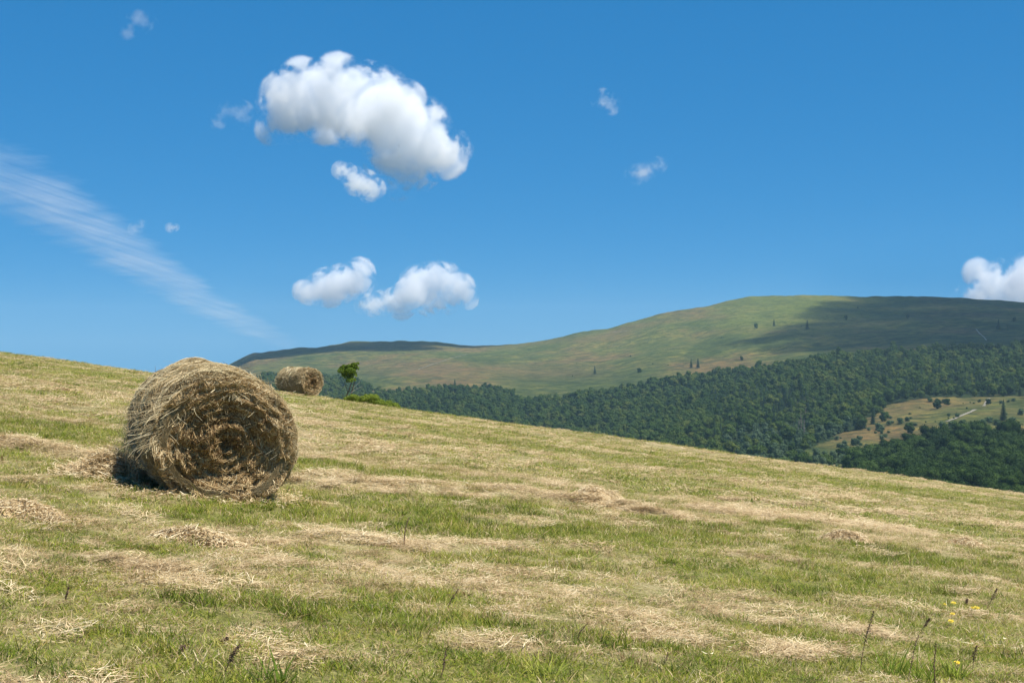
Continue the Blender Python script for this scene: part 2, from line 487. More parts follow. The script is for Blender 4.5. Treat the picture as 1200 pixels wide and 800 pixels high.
def blades(n, rad, h0, h1, w, lean, curl, seed, S=4, flat=0.0):
    g = np.random.default_rng(seed)
    a = g.uniform(0, 2 * PI, n); rr = rad * np.sqrt(g.uniform(0, 1, n))
    base = np.stack([rr * np.cos(a), rr * np.sin(a), np.full(n, -.01)], -1)
    h = g.uniform(h0, h1, n); th = g.uniform(0, 2 * PI, n); ln = np.abs(g.normal(lean, lean * .5, n))
    dirh = np.stack([np.cos(th), np.sin(th), np.zeros(n)], -1)
    t = np.linspace(0, 1, S)[None, :, None]
    ang = (ln[:, None] + curl * g.uniform(.3, 1.4, n)[:, None] * t[..., 0])
    ang = np.clip(ang, 0, 1.75)
    step = h[:, None] / (S - 1)
    dx = np.cumsum(np.sin(ang) * step, 1) - np.sin(ang[:, :1]) * step
    dz = np.cumsum(np.cos(ang) * step, 1) - np.cos(ang[:, :1]) * step
    P = base[:, None] + dirh[:, None] * dx[..., None]; P[..., 2] += dz
    pw = th + PI / 2 + g.uniform(-.9, .9, n)
    W = np.stack([np.cos(pw), np.sin(pw), np.zeros(n)], -1)[:, None] * (w * g.uniform(.6, 1.3, n))[:, None, None] * (1 - .85 * t ** 1.6)
    return ribbons(P, W, g.uniform(0, 1, n))

def lying(n, rad, l0, l1, w, hgt, seed, S=5):
    g = np.random.default_rng(seed)
    a = g.uniform(0, 2 * PI, n); rr = rad * np.sqrt(g.uniform(0, 1, n))
    c = np.stack([rr * np.cos(a), rr * np.sin(a), g.uniform(.0, hgt, n) ** 1.0], -1)
    th = g.uniform(0, 2 * PI, n); L = g.uniform(l0, l1, n)
    t = np.linspace(-.5, .5, S)
    bend = g.normal(0, 1.2, n)
    hd = th[:, None] + bend[:, None] * t[None]
    d = np.stack([np.cos(hd), np.sin(hd), g.normal(0, .16, n)[:, None] + g.normal(0, .12, (n, S))], -1) * (L / S)[:, None, None]
    P = c[:, None] + np.cumsum(d, 1) - np.cumsum(d, 1)[:, S // 2:S // 2 + 1]
    pw = hd + PI / 2
    W = np.stack([np.cos(pw), np.sin(pw), g.normal(0, .6, (n, S))], -1) * (w * g.uniform(.5, 1.3, n))[:, None, None]
    return ribbons(P, W, g.uniform(0, 1, n))

def mk(name, parts, mat):
    v, q, a = join_parts(parts) if isinstance(parts, list) else parts
    return src(name, mesh_np(name, v, q, mat, a))

near_src = [
    mk('green_tuft', [blades(70, .13, .035, .105, .0024, .25, .7, 1)], M_grass),
    mk('green_tuft', [blades(90, .15, .03, .085, .0024, .45, .9, 2)], M_grass),
    mk('stubble_tuft', [blades(80, .15, .03, .08, .0019, .4, .6, 3), lying(22, .16, .06, .16, .0015, .03, 33)], M_grass),
    mk('stubble_tuft', [blades(60, .15, .025, .07, .0019, .6, .9, 4), lying(36, .17, .06, .2, .0016, .04, 34)], M_grass),
    mk('tall_tuft', [blades(60, .10, .08, .15, .0028, .2, .8, 5)], M_grass),
    mk('hay_mat', [lying(150, .19, .05, .20, .0016, .05, 35)], M_hay),
    mk('sparse_stems', [blades(9, .12, .14, .26, .0013, .25, .35, 6)], M_grass),
    mk('broad_leaves', [blades(10, .07, .05, .11, .011, .7, .8, 8)], M_grass),
]
far_src = [
    mk('green_tuft', [blades(60, .30, .05, .13, .0060, .3, .7, 11, 3)], M_grass),
    mk('green_tuft', [blades(60, .30, .04, .10, .0060, .35, .9, 12, 3)], M_grass),
    mk('stubble_tuft', [blades(50, .30, .03, .08, .0055, .45, .6, 13, 3), lying(24, .3, .08, .22, .005, .03, 43, 3)], M_grass),
    mk('stubble_tuft', [blades(40, .30, .025, .07, .0055, .6, .9, 14, 3), lying(34, .3, .08, .22, .005, .04, 44, 3)], M_grass),
    mk('tall_tuft', [blades(50, .22, .10, .18, .0070, .2, .8, 15, 3)], M_grass),
    mk('hay_mat', [lying(80, .34, .15, .35, .005, .06, 45, 3)], M_hay),
    mk('sparse_stems', [blades(8, .2, .12, .24, .0035, .25, .35, 16, 3)], M_grass),
    mk('broad_leaves', [blades(14, .2, .05, .11, .02, .7, .8, 18, 3)], M_grass),
]

def grass_points(r0, r1, dens, seed, size):
    g = np.random.default_rng(seed)
    half = .43 if r0 < 14 else .40
    area = half * (r1 * r1 - r0 * r0)
    n = int(area * dens)
    r = np.sqrt(g.uniform(r0 * r0, r1 * r1, n)); ph = g.uniform(-half, half, n)
    x = r * np.sin(ph); y = r * np.cos(ph)
    # keep clear of the bale's footprint
    ca, sa = math.cos(-.42), math.sin(-.42)
    lx = (x - BX) * ca - (y - BY) * sa; ly = (x - BX) * sa + (y - BY) * ca
    keep = ~((np.abs(lx) < .5) & (np.abs(ly) < .6))
    x, y = x[keep], y[keep]; n = len(x)
    d = dry(x, y); z = field(x, y)
    patch = fbm(x / .8, y / .5, 301, 3); hgt = fbm(x / 2.2, y / 1.1, 305, 3)
    u = g.uniform(0, 1, n)
    d0 = (d - .13) / .87
    kind = np.where(d < .32, np.where(u < .55, 0, 1), np.where(d < .7, np.where(u < .35, 1, 2), np.where(u < .5, 2, 3)))
    kind = np.where((d < .25) & (patch > .60) & (u > .80), 4, kind)
    kind = np.where((d > .88) & (u > .35), 5, kind)
    kind = np.where((d > .40) & (u > .90), 5, kind)
    kind = np.where((u > .018) & (u < .05), 6, kind)
    kind = np.where((d < .5) & (u < .018), 7, kind)
    sc = g.uniform(.75, 1.3, n) * size
    sz = sc * (.40 + .6 * (hgt - .5) + g.uniform(0, .45, n) ** 1.3)
    sz = np.where(d > .8, sz * .7, sz)
    rot = np.stack([g.normal(0, .08, n), g.normal(.06, .08, n), g.uniform(0, 2 * PI, n)], -1)
    return np.stack([x, y, z], -1), rot, np.stack([sc, sc, sz], -1), kind, {'dry': np.clip(d + g.normal(0, .20, n), 0, 1), 'rnd': np.clip(.5 + (fbm(x / .35, y / .3, 311, 3) - .5) * 1.5 + g.normal(0, .27, n), 0, 1)}

def make_grass(name, bands, sources):
    P = [grass_points(*b) for b in bands]
    pts = np.concatenate([p[0] for p in P]); rot = np.concatenate([p[1] for p in P]); sc = np.concatenate([p[2] for p in P]); kd = np.concatenate([p[3] for p in P])
    ex = {k: np.concatenate([p[4][k] for p in P]) for k in P[0][4]}
    return scatter(name, pts, rot, sc, kd, sources, ex)

g1 = make_grass('grass', [(4.5, 11, 115, 51, .95), (11, 24, 60, 52, 1.1)], near_src)
tag(g1, 'short mown meadow grass mixed with straw stubble around the bale', 'grass', kind='stuff')
g2 = make_grass('grass', [(24, 48, 22, 53, .85), (48, 112, 8, 54, 1.1)], far_src)
tag(g2, 'short yellow green grass covering the meadow up to its crest', 'grass', kind='stuff')

# ------------------------------------------------------------------ hay strands
def hay_heap(px, py, rx, ry, h, seed, label):
    X, Y = G(px, py); z0 = fz(X, Y)
    e = empty('hay_heap', (X, Y, z0 - .02))
    tag(e, label, 'hay heap', 'small heaps of hay left on the meadow')
    g = np.random.default_rng(seed)
    # lumpy core
    n = 28; a = np.linspace(0, 2 * PI, n, endpoint=False); rr = np.linspace(0, 1, 10)
    A, R = np.meshgrid(a, rr, indexing='ij')
    rim = 1 + .25 * np.sin(A * 3 + seed) + .12 * np.sin(A * 7 + 2 * seed)
    x = R * rim * rx * np.cos(A); y = R * rim * ry * np.sin(A)
    zt = (field(X + x, Y + y) - z0) + h * (1 - R ** 1.7) * (.7 + .6 * vnoise(x * 9, y * 9, seed)) - .02 * R
    V = np.stack([x, y, zt], -1).reshape(-1, 3)
    i = np.arange(n)[:, None]; j = np.arange(9)[None]; i2 = (i + 1) % n
    Q = np.stack([i * 10 + j, i * 10 + j + 1, i2 * 10 + j + 1, i2 * 10 + j], -1).reshape(-1, 4)
    core = obj('hay_core', mesh_np('hay_core', V, Q, M_hayheap, {'r': .25 + .3 * vnoise(V[:, 0] * 40, V[:, 1] * 40, 3)}, smooth=True), e)
    m = 1500
    a = g.uniform(0, 2 * PI, m); R = np.sqrt(g.uniform(0, 1.25, m))
    x = R * rx * np.cos(a); y = R * ry * np.sin(a)
    z = (field(X + x, Y + y) - z0) + h * np.maximum(0, 1 - R ** 1.7) * (.7 + .6 * vnoise(x * 9, y * 9, seed)) + g.uniform(0, .03, m)
    S = 5; th = g.uniform(0, 2 * PI, m); t = np.linspace(-.5, .5, S)
    hd = th[:, None] + g.normal(0, 1.2, m)[:, None] * t
    L = g.uniform(.08, .28, m)
    slope = -h / max(rx, ry) * R * 1.3
    dz = slope[:, None] * np.cos(hd - a[:, None]) + g.normal(0, .15, (m, S))
    d = np.stack([np.cos(hd), np.sin(hd), dz], -1) * (L / S)[:, None, None]
    P = np.stack([x, y, z], -1)[:, None] + np.cumsum(d, 1) - np.cumsum(d, 1)[:, 2:3]
    W = np.stack([np.cos(hd + PI / 2), np.sin(hd + PI / 2), g.normal(0, .5, (m, S))], -1) * .0024
    v, q, at = ribbons(P, W, g.uniform(.1, 1, m))
    obj('hay_strands', mesh_np('hay_strands', v, q, M_hayheap, at), e)

HL = ['low rounded heap of hay alone in the green at right',
      'flat little heap of hay farthest right on the meadow',
      'pale heap of hay at the right end of the raked hay row',
      'low hay heap at the left border of the meadow, below the raked row',
      'thin hay heap lying in the green strip in front of the large bale',
      'small hay mound just under the right end of the raked hay row']
for i, (hp, l) in enumerate(zip(HEAPS, HL)):
    hay_heap(*hp, 500 + i, l)

# raked rows: loose hay, nobody can count it
def rows_of_hay():
    g = np.random.default_rng(77)
    P0 = []; 
    for k, (pts, hw, h) in enumerate(WIND):
        if hw > 1: continue
        L = sum(math.dist(a, b) for a, b in zip(pts[:-1], pts[1:]))
        n = int(L * hw * 2 * (190 if h > .05 else 90))
        seg = g.uniform(0, 1, n) * (len(pts) - 1)
        i = seg.astype(int); t = seg - i
        pa = np.array(pts); c = pa[i] * (1 - t[:, None]) + pa[i + 1] * t[:, None]
        c = c + g.normal(0, .55 * hw, (n, 2))
        P0.append(c)
    # hay torn off round the foot of the big bale
    n = 900
    a = g.uniform(0, 2 * PI, n); rr = g.uniform(.75, 1.15, n)
    P0.append(np.stack([BX + rr * np.cos(a) * .95, BY + rr * np.sin(a) * 1.05], -1))
    n = 3800
    P0.append(np.stack([BX - .98 + g.normal(0, .24, n), BY + .05 + g.normal(0, .28, n)], -1))
    c = np.concatenate(P0); n = len(c)
    x, y = c[:, 0], c[:, 1]
    pile = .30 * np.exp(-(((x - BX + .92) / .30) ** 2 + ((y - BY - .05) / .33) ** 2))
    z = field(x, y) + g.uniform(.005, .06, n) + pile * g.uniform(.3, 1, n)
    S = 5; th = g.uniform(0, 2 * PI, n); t = np.linspace(-.5, .5, S); L = g.uniform(.06, .26, n)
    hd = th[:, None] + g.normal(0, 1.3, n)[:, None] * t
    d = np.stack([np.cos(hd), np.sin(hd), g.normal(0, .14, n)[:, None] + g.normal(0, .15, (n, S))], -1) * (L / S)[:, None, None]
    d[..., 2] += -.138 * d[..., 0]
    P = np.stack([x, y, z], -1)[:, None] + np.cumsum(d, 1) - np.cumsum(d, 1)[:, 2:3]
    W = np.stack([np.cos(hd + PI / 2), np.sin(hd + PI / 2), g.normal(0, .5, (n, S))], -1) * (.0021 * g.uniform(.6, 1.4, n))[:, None, None]
    v, q, at = ribbons(P, W, g.uniform(.12, 1, n))
    o = obj('loose_hay', mesh_np('loose_hay', v, q, M_hayheap, at))
    tag(o, 'loose raked hay lying in thin rows on the mown meadow', 'hay', kind='stuff')
rows_of_hay()

# ------------------------------------------------------------------ bales
def make_bale(loc, rz, pitch, roll, RX, RZ, L, dens, seed, label, wmul=1.0):
    """axis along local Y, the near end at -L/2; bottom at z=0"""
    g = np.random.default_rng(seed)
    e = empty('hay_bale', loc); e.rotation_euler = (pitch, roll, rz)
    tag(e, label, 'hay bale', 'round hay bales on the meadow')
    zc = RZ * .97
    def shape(th, y):
        """radius vector scale for angle th (0 = +x, pi/2 = up) at axial y"""
        ct, st = np.cos(th), np.sin(th)
        lump = 1 + .027 * np.sin(th * 2 + 1.3 * y / L + seed) + (fbm(ct * 1.6 + y * 2.3 + 5 + seed, st * 1.6 - y * 1.9 + 7, seed, 3) - .5) * .13 \
            + (vnoise(ct * .8 + 4, y * 13.0 + st * .6, seed + 5) - .5) * .035 + (fbm(ct * 5 + y * 5.5 + 3, st * 5 - y * 5 + 5, seed + 6, 3) - .5) * .07
        k = np.abs(y) / (L / 2)
        sh = 1 - .22 * np.clip((k - .66) / .34, 0, 1) ** 2.2
        rr = lump * sh
        cx = RX * np.cos(th) * rr; cz = RZ * np.sin(th) * rr
        cz = np.maximum(cz, -zc + .005 + .02 * np.cos(th * 5))           # sits flat on the ground
        cx = cx * (1 + .06 * (np.sin(th) < -.2) * np.abs(np.sin(th)))
        return cx, cz
    # core, coloured dark so gaps between the strands look shaded
    nt_, ny = 120, 40
    th = np.linspace(0, 2 * PI, nt_, endpoint=False); yy = np.linspace(-L / 2 * .985, L / 2 * .985, ny)
    T, Y = np.meshgrid(th, yy, indexing='ij')
    cx, cz = shape(T, Y)
    V = np.stack([cx * .965, Y, cz * .965 + zc], -1).reshape(-1, 3)
    i = np.arange(nt_)[:, None]; j = np.arange(ny - 1)[None]; i2 = (i + 1) % nt_
    Q = np.stack([i * ny + j, i * ny + j + 1, i2 * ny + j + 1, i2 * ny + j], -1).reshape(-1, 4)
    body_core = (V, Q, {'r': .02 + .22 * vnoise(V[:, 0] * 60 + V[:, 2] * 31, V[:, 1] * 90, 4), 't': np.zeros(len(V))})
    parts = [body_core]
    # wrapped strands
    def wrap(n, lo, hi, w, out, drift, fuzz, rlo=.08, ya=-1, yb=1):
        th0 = g.uniform(0, 2 * PI, n); y0 = (g.uniform(ya, yb, n)) * L / 2
        S = 9; arc = g.uniform(lo, hi, n) / RX * np.where(g.uniform(0, 1, n) < .5, 1, -1)
        t = np.linspace(0, 1, S)[None]
        th_ = th0[:, None] + arc[:, None] * t
        y_ = y0[:, None] + (g.normal(0, drift, n)[:, None] * t + .35 * drift * g.normal(0, 1, n)[:, None] * np.sin(t * PI * g.uniform(.5, 2.5, n)[:, None]))
        y_ = np.clip(y_, -L / 2 * 1.0 - .03, L / 2 * 1.0 + .03)
        cx, cz = shape(th_, np.clip(y_, -L / 2, L / 2))
        o = g.uniform(0, out, n)[:, None] + fuzz * g.uniform(0, 1, n)[:, None] ** 3 * (t - .3) ** 2 * 2 + .006 * np.sin(t * 9 + th0[:, None] * 40)
        nx = np.cos(th_); nz = np.sin(th_)
        P = np.stack([cx + nx * o, y_, np.maximum(cz + nz * o, -zc + .0) + zc], -1)
        tw = g.normal(0, .7, n)[:, None] + g.normal(0, .3, n)[:, None] * t
        W = np.stack([nx * np.sin(tw), np.cos(tw), nz * np.sin(tw)], -1) * (w * g.uniform(.5, 1.4, n))[:, None, None]
        tone = np.clip(g.uniform(rlo, 1, n) * .7 + .6 * (vnoise(th0 * 3, y0 * 9, seed + 3) - .15) * .6, 0, 1)
        return ribbons(P, W, tone)
    k = dens
    parts += [wrap(int(11000 * k), .06, .26, .0022 * wmul, .045, .30, .06, .05, -1.02, -.68), wrap(int(1200 * k), .1, .5, .0028 * wmul, .035, .05, .05, .05, .80, 1.02), wrap(int(13000 * k), .2, .7, .0023 * wmul, .02, .16, .015), wrap(int(17000 * k), .08, .32, .0021 * wmul, .03, .42, .025),
              wrap(int(700 * k), .10, .35, .0018 * wmul, .02, .2, .13)]
    # matted locks: bunches of parallel strands
    nb = int(420 * k)
    for _ in range(1):
        th0 = g.uniform(-.2, PI - .6, nb); y0 = g.uniform(-.85, 1, nb) * L / 2; arc = g.uniform(.2, .55, nb) / RX * np.where(g.uniform(0, 1, nb) < .5, 1, -1)
        m = 16; S = 8; t = np.linspace(0, 1, S)[None]
        TH = np.repeat(th0, m) + g.normal(0, .03, nb * m); Y0 = np.repeat(y0, m) + g.normal(0, .012, nb * m); AR = np.repeat(arc, m) * g.uniform(.7, 1.1, nb * m)
        dr = np.repeat(g.normal(0, .16, nb), m) + g.normal(0, .02, nb * m); ph = np.repeat(g.uniform(0, 6, nb), m)
        th_ = TH[:, None] + AR[:, None] * t; y_ = np.clip(Y0[:, None] + dr[:, None] * t + .03 * np.sin(ph[:, None] + t * 4), -L / 2 - .02, L / 2 + .02)
        cx, cz = shape(th_, np.clip(y_, -L / 2, L / 2)); o = .02 + np.repeat(g.uniform(0, .03, nb), m)[:, None] + g.uniform(-.008, .012, nb * m)[:, None] + 0 * t
        nx = np.cos(th_); nz = np.sin(th_)
        P = np.stack([cx + nx * o, y_, np.maximum(cz + nz * o, -zc) + zc], -1)
        tw = g.normal(0, .5, nb * m)[:, None] + 0 * t
        W = np.stack([nx * np.sin(tw), np.cos(tw), nz * np.sin(tw)], -1) * (.0026 * wmul)
        parts.append(ribbons(P, W, np.clip(np.repeat(g.uniform(.35, .95, nb), m) + g.normal(0, .1, nb * m), 0, 1)))
    v, q, at = join_parts(parts)
    obj('roll', mesh_np('roll', v, q, M_roll, at), e)

    # ends
    def end(sgn, k2):
        hx, hz = .02, -.04
        def dep(x, z):
            """how far the end is drawn in (m): rolled layers, a hollow heart"""
            rr = np.hypot((x - hx) / RX, (z - hz) / RZ); a = np.arctan2(z - hz, x - hx)
            sp = np.sin((rr * 7.5 + a / (2 * PI)) * 2 * PI + 2 * fbm(x * 3 + 9, z * 3 + 4, seed + 8, 2))
            d = .045 - .06 * sstep(.35, 1.0, rr) + .012 * sp + (fbm(x * 5 + 3, z * 5 + 8, seed + 9, 4) - .5) * .22
            d = d + .10 * np.exp(-(((x - hx) / .085) ** 2 + ((z - hz) / .11) ** 2))
            d = d + .07 * np.exp(-(((x + .02) / .30) ** 2 + ((z + .33) / .10) ** 2))
            d = d - .05 * np.exp(-((rr - .30) / .10) ** 2) * (np.sin(a) > -.2)
            # a lip of the outer wrap overhangs the top
            return d
        n_a, n_r = 96, 40
        a = np.linspace(0, 2 * PI, n_a, endpoint=False); rf = np.linspace(0.0, 1, n_r)
        A, R = np.meshgrid(a, rf, indexing='ij')
        ex, ez = shape(A, np.full_like(A, L / 2 * .96))
        X = ex * R * .965; Z = ez * R * .965
        Yd = sgn * (L / 2 * .985 - dep(X, Z) * (R < .999))
        V = np.stack([X, Yd, Z + zc], -1).reshape(-1, 3)
        i = np.arange(n_a)[:, None]; j = np.arange(n_r - 1)[None]; i2 = (i + 1) % n_a
        Q = np.stack([i * n_r + j, i * n_r + j + 1, i2 * n_r + j + 1, i2 * n_r + j], -1).reshape(-1, 4)
        pp = [(V, Q, {'r': .02 + .22 * vnoise(V[:, 0] * 60, V[:, 2] * 60, 4), 't': np.zeros(len(V))})]  # backing coloured dark: shade painted into gaps between the end strands
        def swirl(n, lo, hi, w, tang, lift):
            rr = np.sqrt(g.uniform(.0, 1, n)) * .99; th0 = g.uniform(0, 2 * PI, n)
            S = 8; t = np.linspace(0, 1, S)[None]
            ell = g.uniform(lo, hi, n)
            off = g.normal(0, tang, n)
            # walk from the start, heading roughly tangential
            ex, ez = shape(th0, np.full(n, L / 2 * .96))
            x = ex * rr; z = ez * rr; X = [x]; Z = [z]
            sg = np.where(g.uniform(0, 1, n) < .5, 1, -1); cur = g.normal(0, 1.5, n)
            for s in range(S - 1):
                a_ = np.arctan2((z - hz) / RZ, (x - hx) / RX)
                hd = a_ + PI / 2 * sg + off + cur * s / S * .5
                x = x + np.cos(hd) * ell / S; z = z + np.sin(hd) * ell / S
                rn = np.hypot(x / RX, z / RZ); f = np.minimum(1, 1.0 / np.maximum(rn, 1e-3)); x = x * f; z = z * f
                z = np.maximum(z, -zc + .01)
                X.append(x); Z.append(z)
            X = np.stack(X, 1); Z = np.stack(Z, 1)
            o = g.uniform(-.01, .02, n)[:, None] + lift * (g.uniform(0, 1, n)[:, None] ** 2) * np.abs(t - .4)
            Y = sgn * (L / 2 * .985 - dep(X, Z) + o)
            P = np.stack([X, Y, Z + zc], -1)
            D = unit(np.gradient(P, axis=1)); Nn = np.zeros_like(P); Nn[..., 1] = sgn
            sd = unit(np.cross(D, Nn)); tw = g.normal(0, .8, n)[:, None, None]
            W = (sd * np.cos(tw) + Nn * np.sin(tw)) * (w * g.uniform(.5, 1.4, n))[:, None, None]
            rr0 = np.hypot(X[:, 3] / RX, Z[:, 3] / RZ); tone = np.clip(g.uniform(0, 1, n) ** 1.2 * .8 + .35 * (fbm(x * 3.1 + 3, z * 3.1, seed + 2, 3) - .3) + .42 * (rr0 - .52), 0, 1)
            return ribbons(P, W, tone)
        pp += [swirl(int(7500 * k2), .15, .5, .0025 * wmul, .30, .04), swirl(int(10000 * k2), .08, .36, .0023 * wmul, 1.0, .06), swirl(int(500 * k2), .08, .25, .0026 * wmul, 1.5, .16)]
        v, q, at = join_parts(pp)
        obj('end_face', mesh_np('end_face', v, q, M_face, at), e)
    end(-1, dens); end(1, dens * .25)

    # tufts torn loose: hanging over the rim and standing off the top
    def loose():
        n = int(1300 * dens); S = 6; t = np.linspace(0, 1, S)[None]
        th0 = g.uniform(.1, PI + .1, n); c = np.clip
        rim = g.uniform(0, 1, n) < .62
        y0 = np.where(rim, -L / 2 + g.uniform(-.01, .10, n), g.uniform(-1, 1, n) * L / 2)
        cx, cz = shape(th0, np.clip(y0, -L / 2, L / 2) * .97)
        l = g.uniform(.05, .22, n)
        sp = g.normal(0, 1.3, n)
        P = np.zeros((n, S, 3))
        droop = np.where(rim, 1.0, .25)[:, None]
        fw = np.where(rim, g.uniform(-.15, .55, n), g.normal(0, .5, n))[:, None]
        dx = np.cos(th0)[:, None] * .35 + sp[:, None] * .6 + .35 * np.sin(t * 4 + th0[:, None] * 50); dz = np.sin(th0)[:, None] * .35
        P[..., 0] = cx[:, None] + dx * l[:, None] * t
        P[..., 1] = y0[:, None] - fw * l[:, None] * t
        P[..., 2] = np.maximum(cz[:, None] + (dz * t - droop * .9 * t ** 1.6) * l[:, None], -zc + .01) + zc
        th1 = g.uniform(0, 2 * PI, n)
        W = np.stack([np.cos(th1), np.sin(th1) * .3, np.sin(th1) * .6], -1)[:, None] * (.0018 * wmul) * np.ones((1, S, 1))
        return ribbons(P, W, g.uniform(.25, 1, n))
    def hang():
        # curtain of loose hay down the left flank at the far end
        n = int(500 * dens); S = 7; t = np.linspace(0, 1, S)[None]
        th0 = g.uniform(PI * .80, PI * 1.18, n); y0 = g.uniform(-.25, 1.0, n) * L / 2
        cx, cz = shape(th0, np.clip(y0, -L / 2, L / 2))
        l = g.uniform(.12, .35, n)
        P = np.zeros((n, S, 3)); out = (g.uniform(0, .08, n) + .02)[:, None]
        P[..., 0] = cx[:, None] - out * t - .05 * t * g.uniform(0, 1, n)[:, None] + .05 * g.normal(0, 1, n)[:, None] * np.sin(t * 3)
        P[..., 1] = y0[:, None] + g.normal(0, .16, n)[:, None] * t + g.normal(0, .05, n)[:, None] * np.sin(t * 5)
        P[..., 2] = np.maximum(cz[:, None] - l[:, None] * t, -zc + .01 + .06 * g.uniform(0, 1, n)[:, None]) + zc
        th1 = g.uniform(0, 2 * PI, n)
        W = np.stack([np.sin(th1) * .4, np.cos(th1), np.sin(th1) * .2], -1)[:, None] * (.0026 * wmul) * np.ones((1, S, 1))
        return ribbons(P, W, g.uniform(.05, .85, n))
    v, q, at = join_parts([loose(), hang()])
    obj('loose_strands', mesh_np('loose_strands', v, q, M_roll, at), e)
    return e

zb = fz(BX, BY)
make_bale((BX - .015, BY, zb - .05), .42, .055, .125, .700, .640, 1.46, 1.9, 3, 'large shaggy round hay bale close by at the left of the meadow')
x2, y2 = (349 - 600) / F * 70.0, 70.0
make_bale((x2, y2, fz(x2, y2) + .02), .86, .0, .13, .72, .68, 1.95, .45, 8, 'distant small round hay bale standing on the crest beside the little tree', 2.4)

# ------------------------------------------------------------------ foliage
def foliage_mat(name, stops, sat_j=.25, trans=.25, spec=.06):
    m, nt, out = new_mat(name)
    oi = N(nt, 'ShaderNodeObjectInfo'); r = attr(nt, 'r')
    v = mathn(nt, 'ADD', mathn(nt, 'MULTIPLY', oi.outputs['Random'], .72), mathn(nt, 'MULTIPLY', r, .28))
    c = ramp(nt, v, stops)
    leafy(nt, out, c, trans, .7, spec)
    return m
M_broad = foliage_mat('broadleaf_foliage', [(0, (.022, .046, .012)), (.25, (.042, .080, .015)), (.5, (.062, .104, .020)), (.72, (.085, .125, .022)), (.88, (.12, .145, .028)), (1, (.14, .145, .045))])
M_near = foliage_mat('near_wood_foliage', [(0, (.016, .036, .008)), (.4, (.030, .060, .011)), (.75, (.052, .092, .018)), (1, (.085, .135, .028))])
M_pale = foliage_mat('willow_foliage', [(0, (.055, .095, .042)), (.5, (.085, .135, .060)), (1, (.13, .18, .095))])
M_spruce = foliage_mat('spruce_needles', [(0, (.014, .034, .016)), (.5, (.028, .056, .022)), (1, (.050, .080, .030))], trans=.1)
M_dead = foliage_mat('bare_spruce_twigs', [(0, (.10, .085, .07)), (1, (.17, .15, .13))], trans=0)
M_bright = foliage_mat('fresh_leaves', [(0, (.08, .14, .02)), (.5, (.17, .25, .03)), (1, (.30, .36, .07))], trans=.4)
M_bush = foliage_mat('bush_leaves', [(0, (.15, .21, .03)), (.5, (.28, .34, .05)), (1, (.46, .46, .10))], trans=.35)
def plain(name, c, rough=.85):
    m, nt, out = new_mat(name); p = N(nt, 'ShaderNodeBsdfPrincipled'); p.inputs['Roughness'].default_value = rough
    tc = N(nt, 'ShaderNodeTexCoord'); n = noise(nt, 14, 4, .6, tc.outputs['Object'])
    nt.links.new(ramp(nt, n, [(.3, tuple(x * .65 for x in c)), (.7, tuple(x * 1.25 for x in c))]), p.inputs['Base Color'])
    nt.links.new(p.outputs[0], out.inputs[0]); return m
M_bark = plain('bark', (.10, .075, .05)); M_stalk = plain('dry_stalk', (.19, .115, .07)); M_deadwood = plain('dead_wood', (.42, .38, .32))
M_path = plain('pale_track', (.24, .215, .16)); M_yellow = plain('yellow_petals', (.80, .58, .02), .6); M_greenstem = plain('green_stem', (.07, .12, .03))
M_ridge = plain('stone', (.3, .28, .25))

def leaf_cards(C, Nn, size, g, jit=.9):
    n = len(C); nn = unit(Nn + g.normal(0, jit, (n, 3)))
    a = unit(np.cross(nn, g.normal(0, 1, (n, 3)))); b = np.cross(nn, a)
    s = (size * g.uniform(.6, 1.3, n))[:, None]
    V = np.stack([C - a * s, C - b * s * .62, C + a * s, C + b * s * .62], 1).reshape(-1, 3)
    Q = np.arange(n * 4).reshape(-1, 4)
    return V, Q, {'r': np.repeat(g.uniform(0, 1, n), 4)}

def crown_blobs(h, w, nb, g, base=.25):
    """blob centres and radii of a broad crown, height h, width w"""
    B = []
    for k in range(nb):
        a = g.uniform(0, 2 * PI); t = g.uniform(0, 1) ** .8
        zz = h * (base + (1 - base) * t * .86)
        prof = math.sin(PI * min(1, (.22 + .72 * t))) ** .7
        rr = w / 2 * prof * g.uniform(.35, .75)
        B.append((rr * math.cos(a), rr * math.sin(a), zz, w * g.uniform(.16, .27)))
    B.append((0, 0, h * .62, w * .36)); B.append((0, 0, h * .40, w * .34))
    return B

def crown_mesh(name, blobs, nleaf, size, mat, seed, core=True):
    g = np.random.default_rng(seed); parts = []
    tot = sum(b[3] ** 2 for b in blobs)
    for (x, y, z, r) in blobs:
        n = max(6, int(nleaf * r * r / tot))
        d = unit(g.normal(0, 1, (n, 3))); d[:, 2] = np.where(d[:, 2] < -.4, -d[:, 2], d[:, 2])
        C = np.array([x, y, z]) + d * r * (g.uniform(.72, 1.08, n))[:, None] * np.array([1, 1, .85])
        parts.append(leaf_cards(C, d, size, g, .55))
        if core:
            k = 7; m = 5
            A, E = np.meshgrid(np.linspace(0, 2 * PI, k, endpoint=False), np.linspace(-PI / 2, PI / 2, m), indexing='ij')
            V = np.stack([np.cos(A) * np.cos(E), np.sin(A) * np.cos(E), np.sin(E) * .85], -1) * r * .78 + np.array([x, y, z])
            i = np.arange(k)[:, None]; j = np.arange(m - 1)[None]; i2 = (i + 1) % k
            Q = np.stack([i * m + j, i2 * m + j, i2 * m + j + 1, i * m + j + 1], -1).reshape(-1, 4)
            parts.append((V.reshape(-1, 3), Q, {'r': np.full(k * m, .3)}))
    v, q, a = join_parts(parts)
    return mesh_np(name, v, q, mat, a)

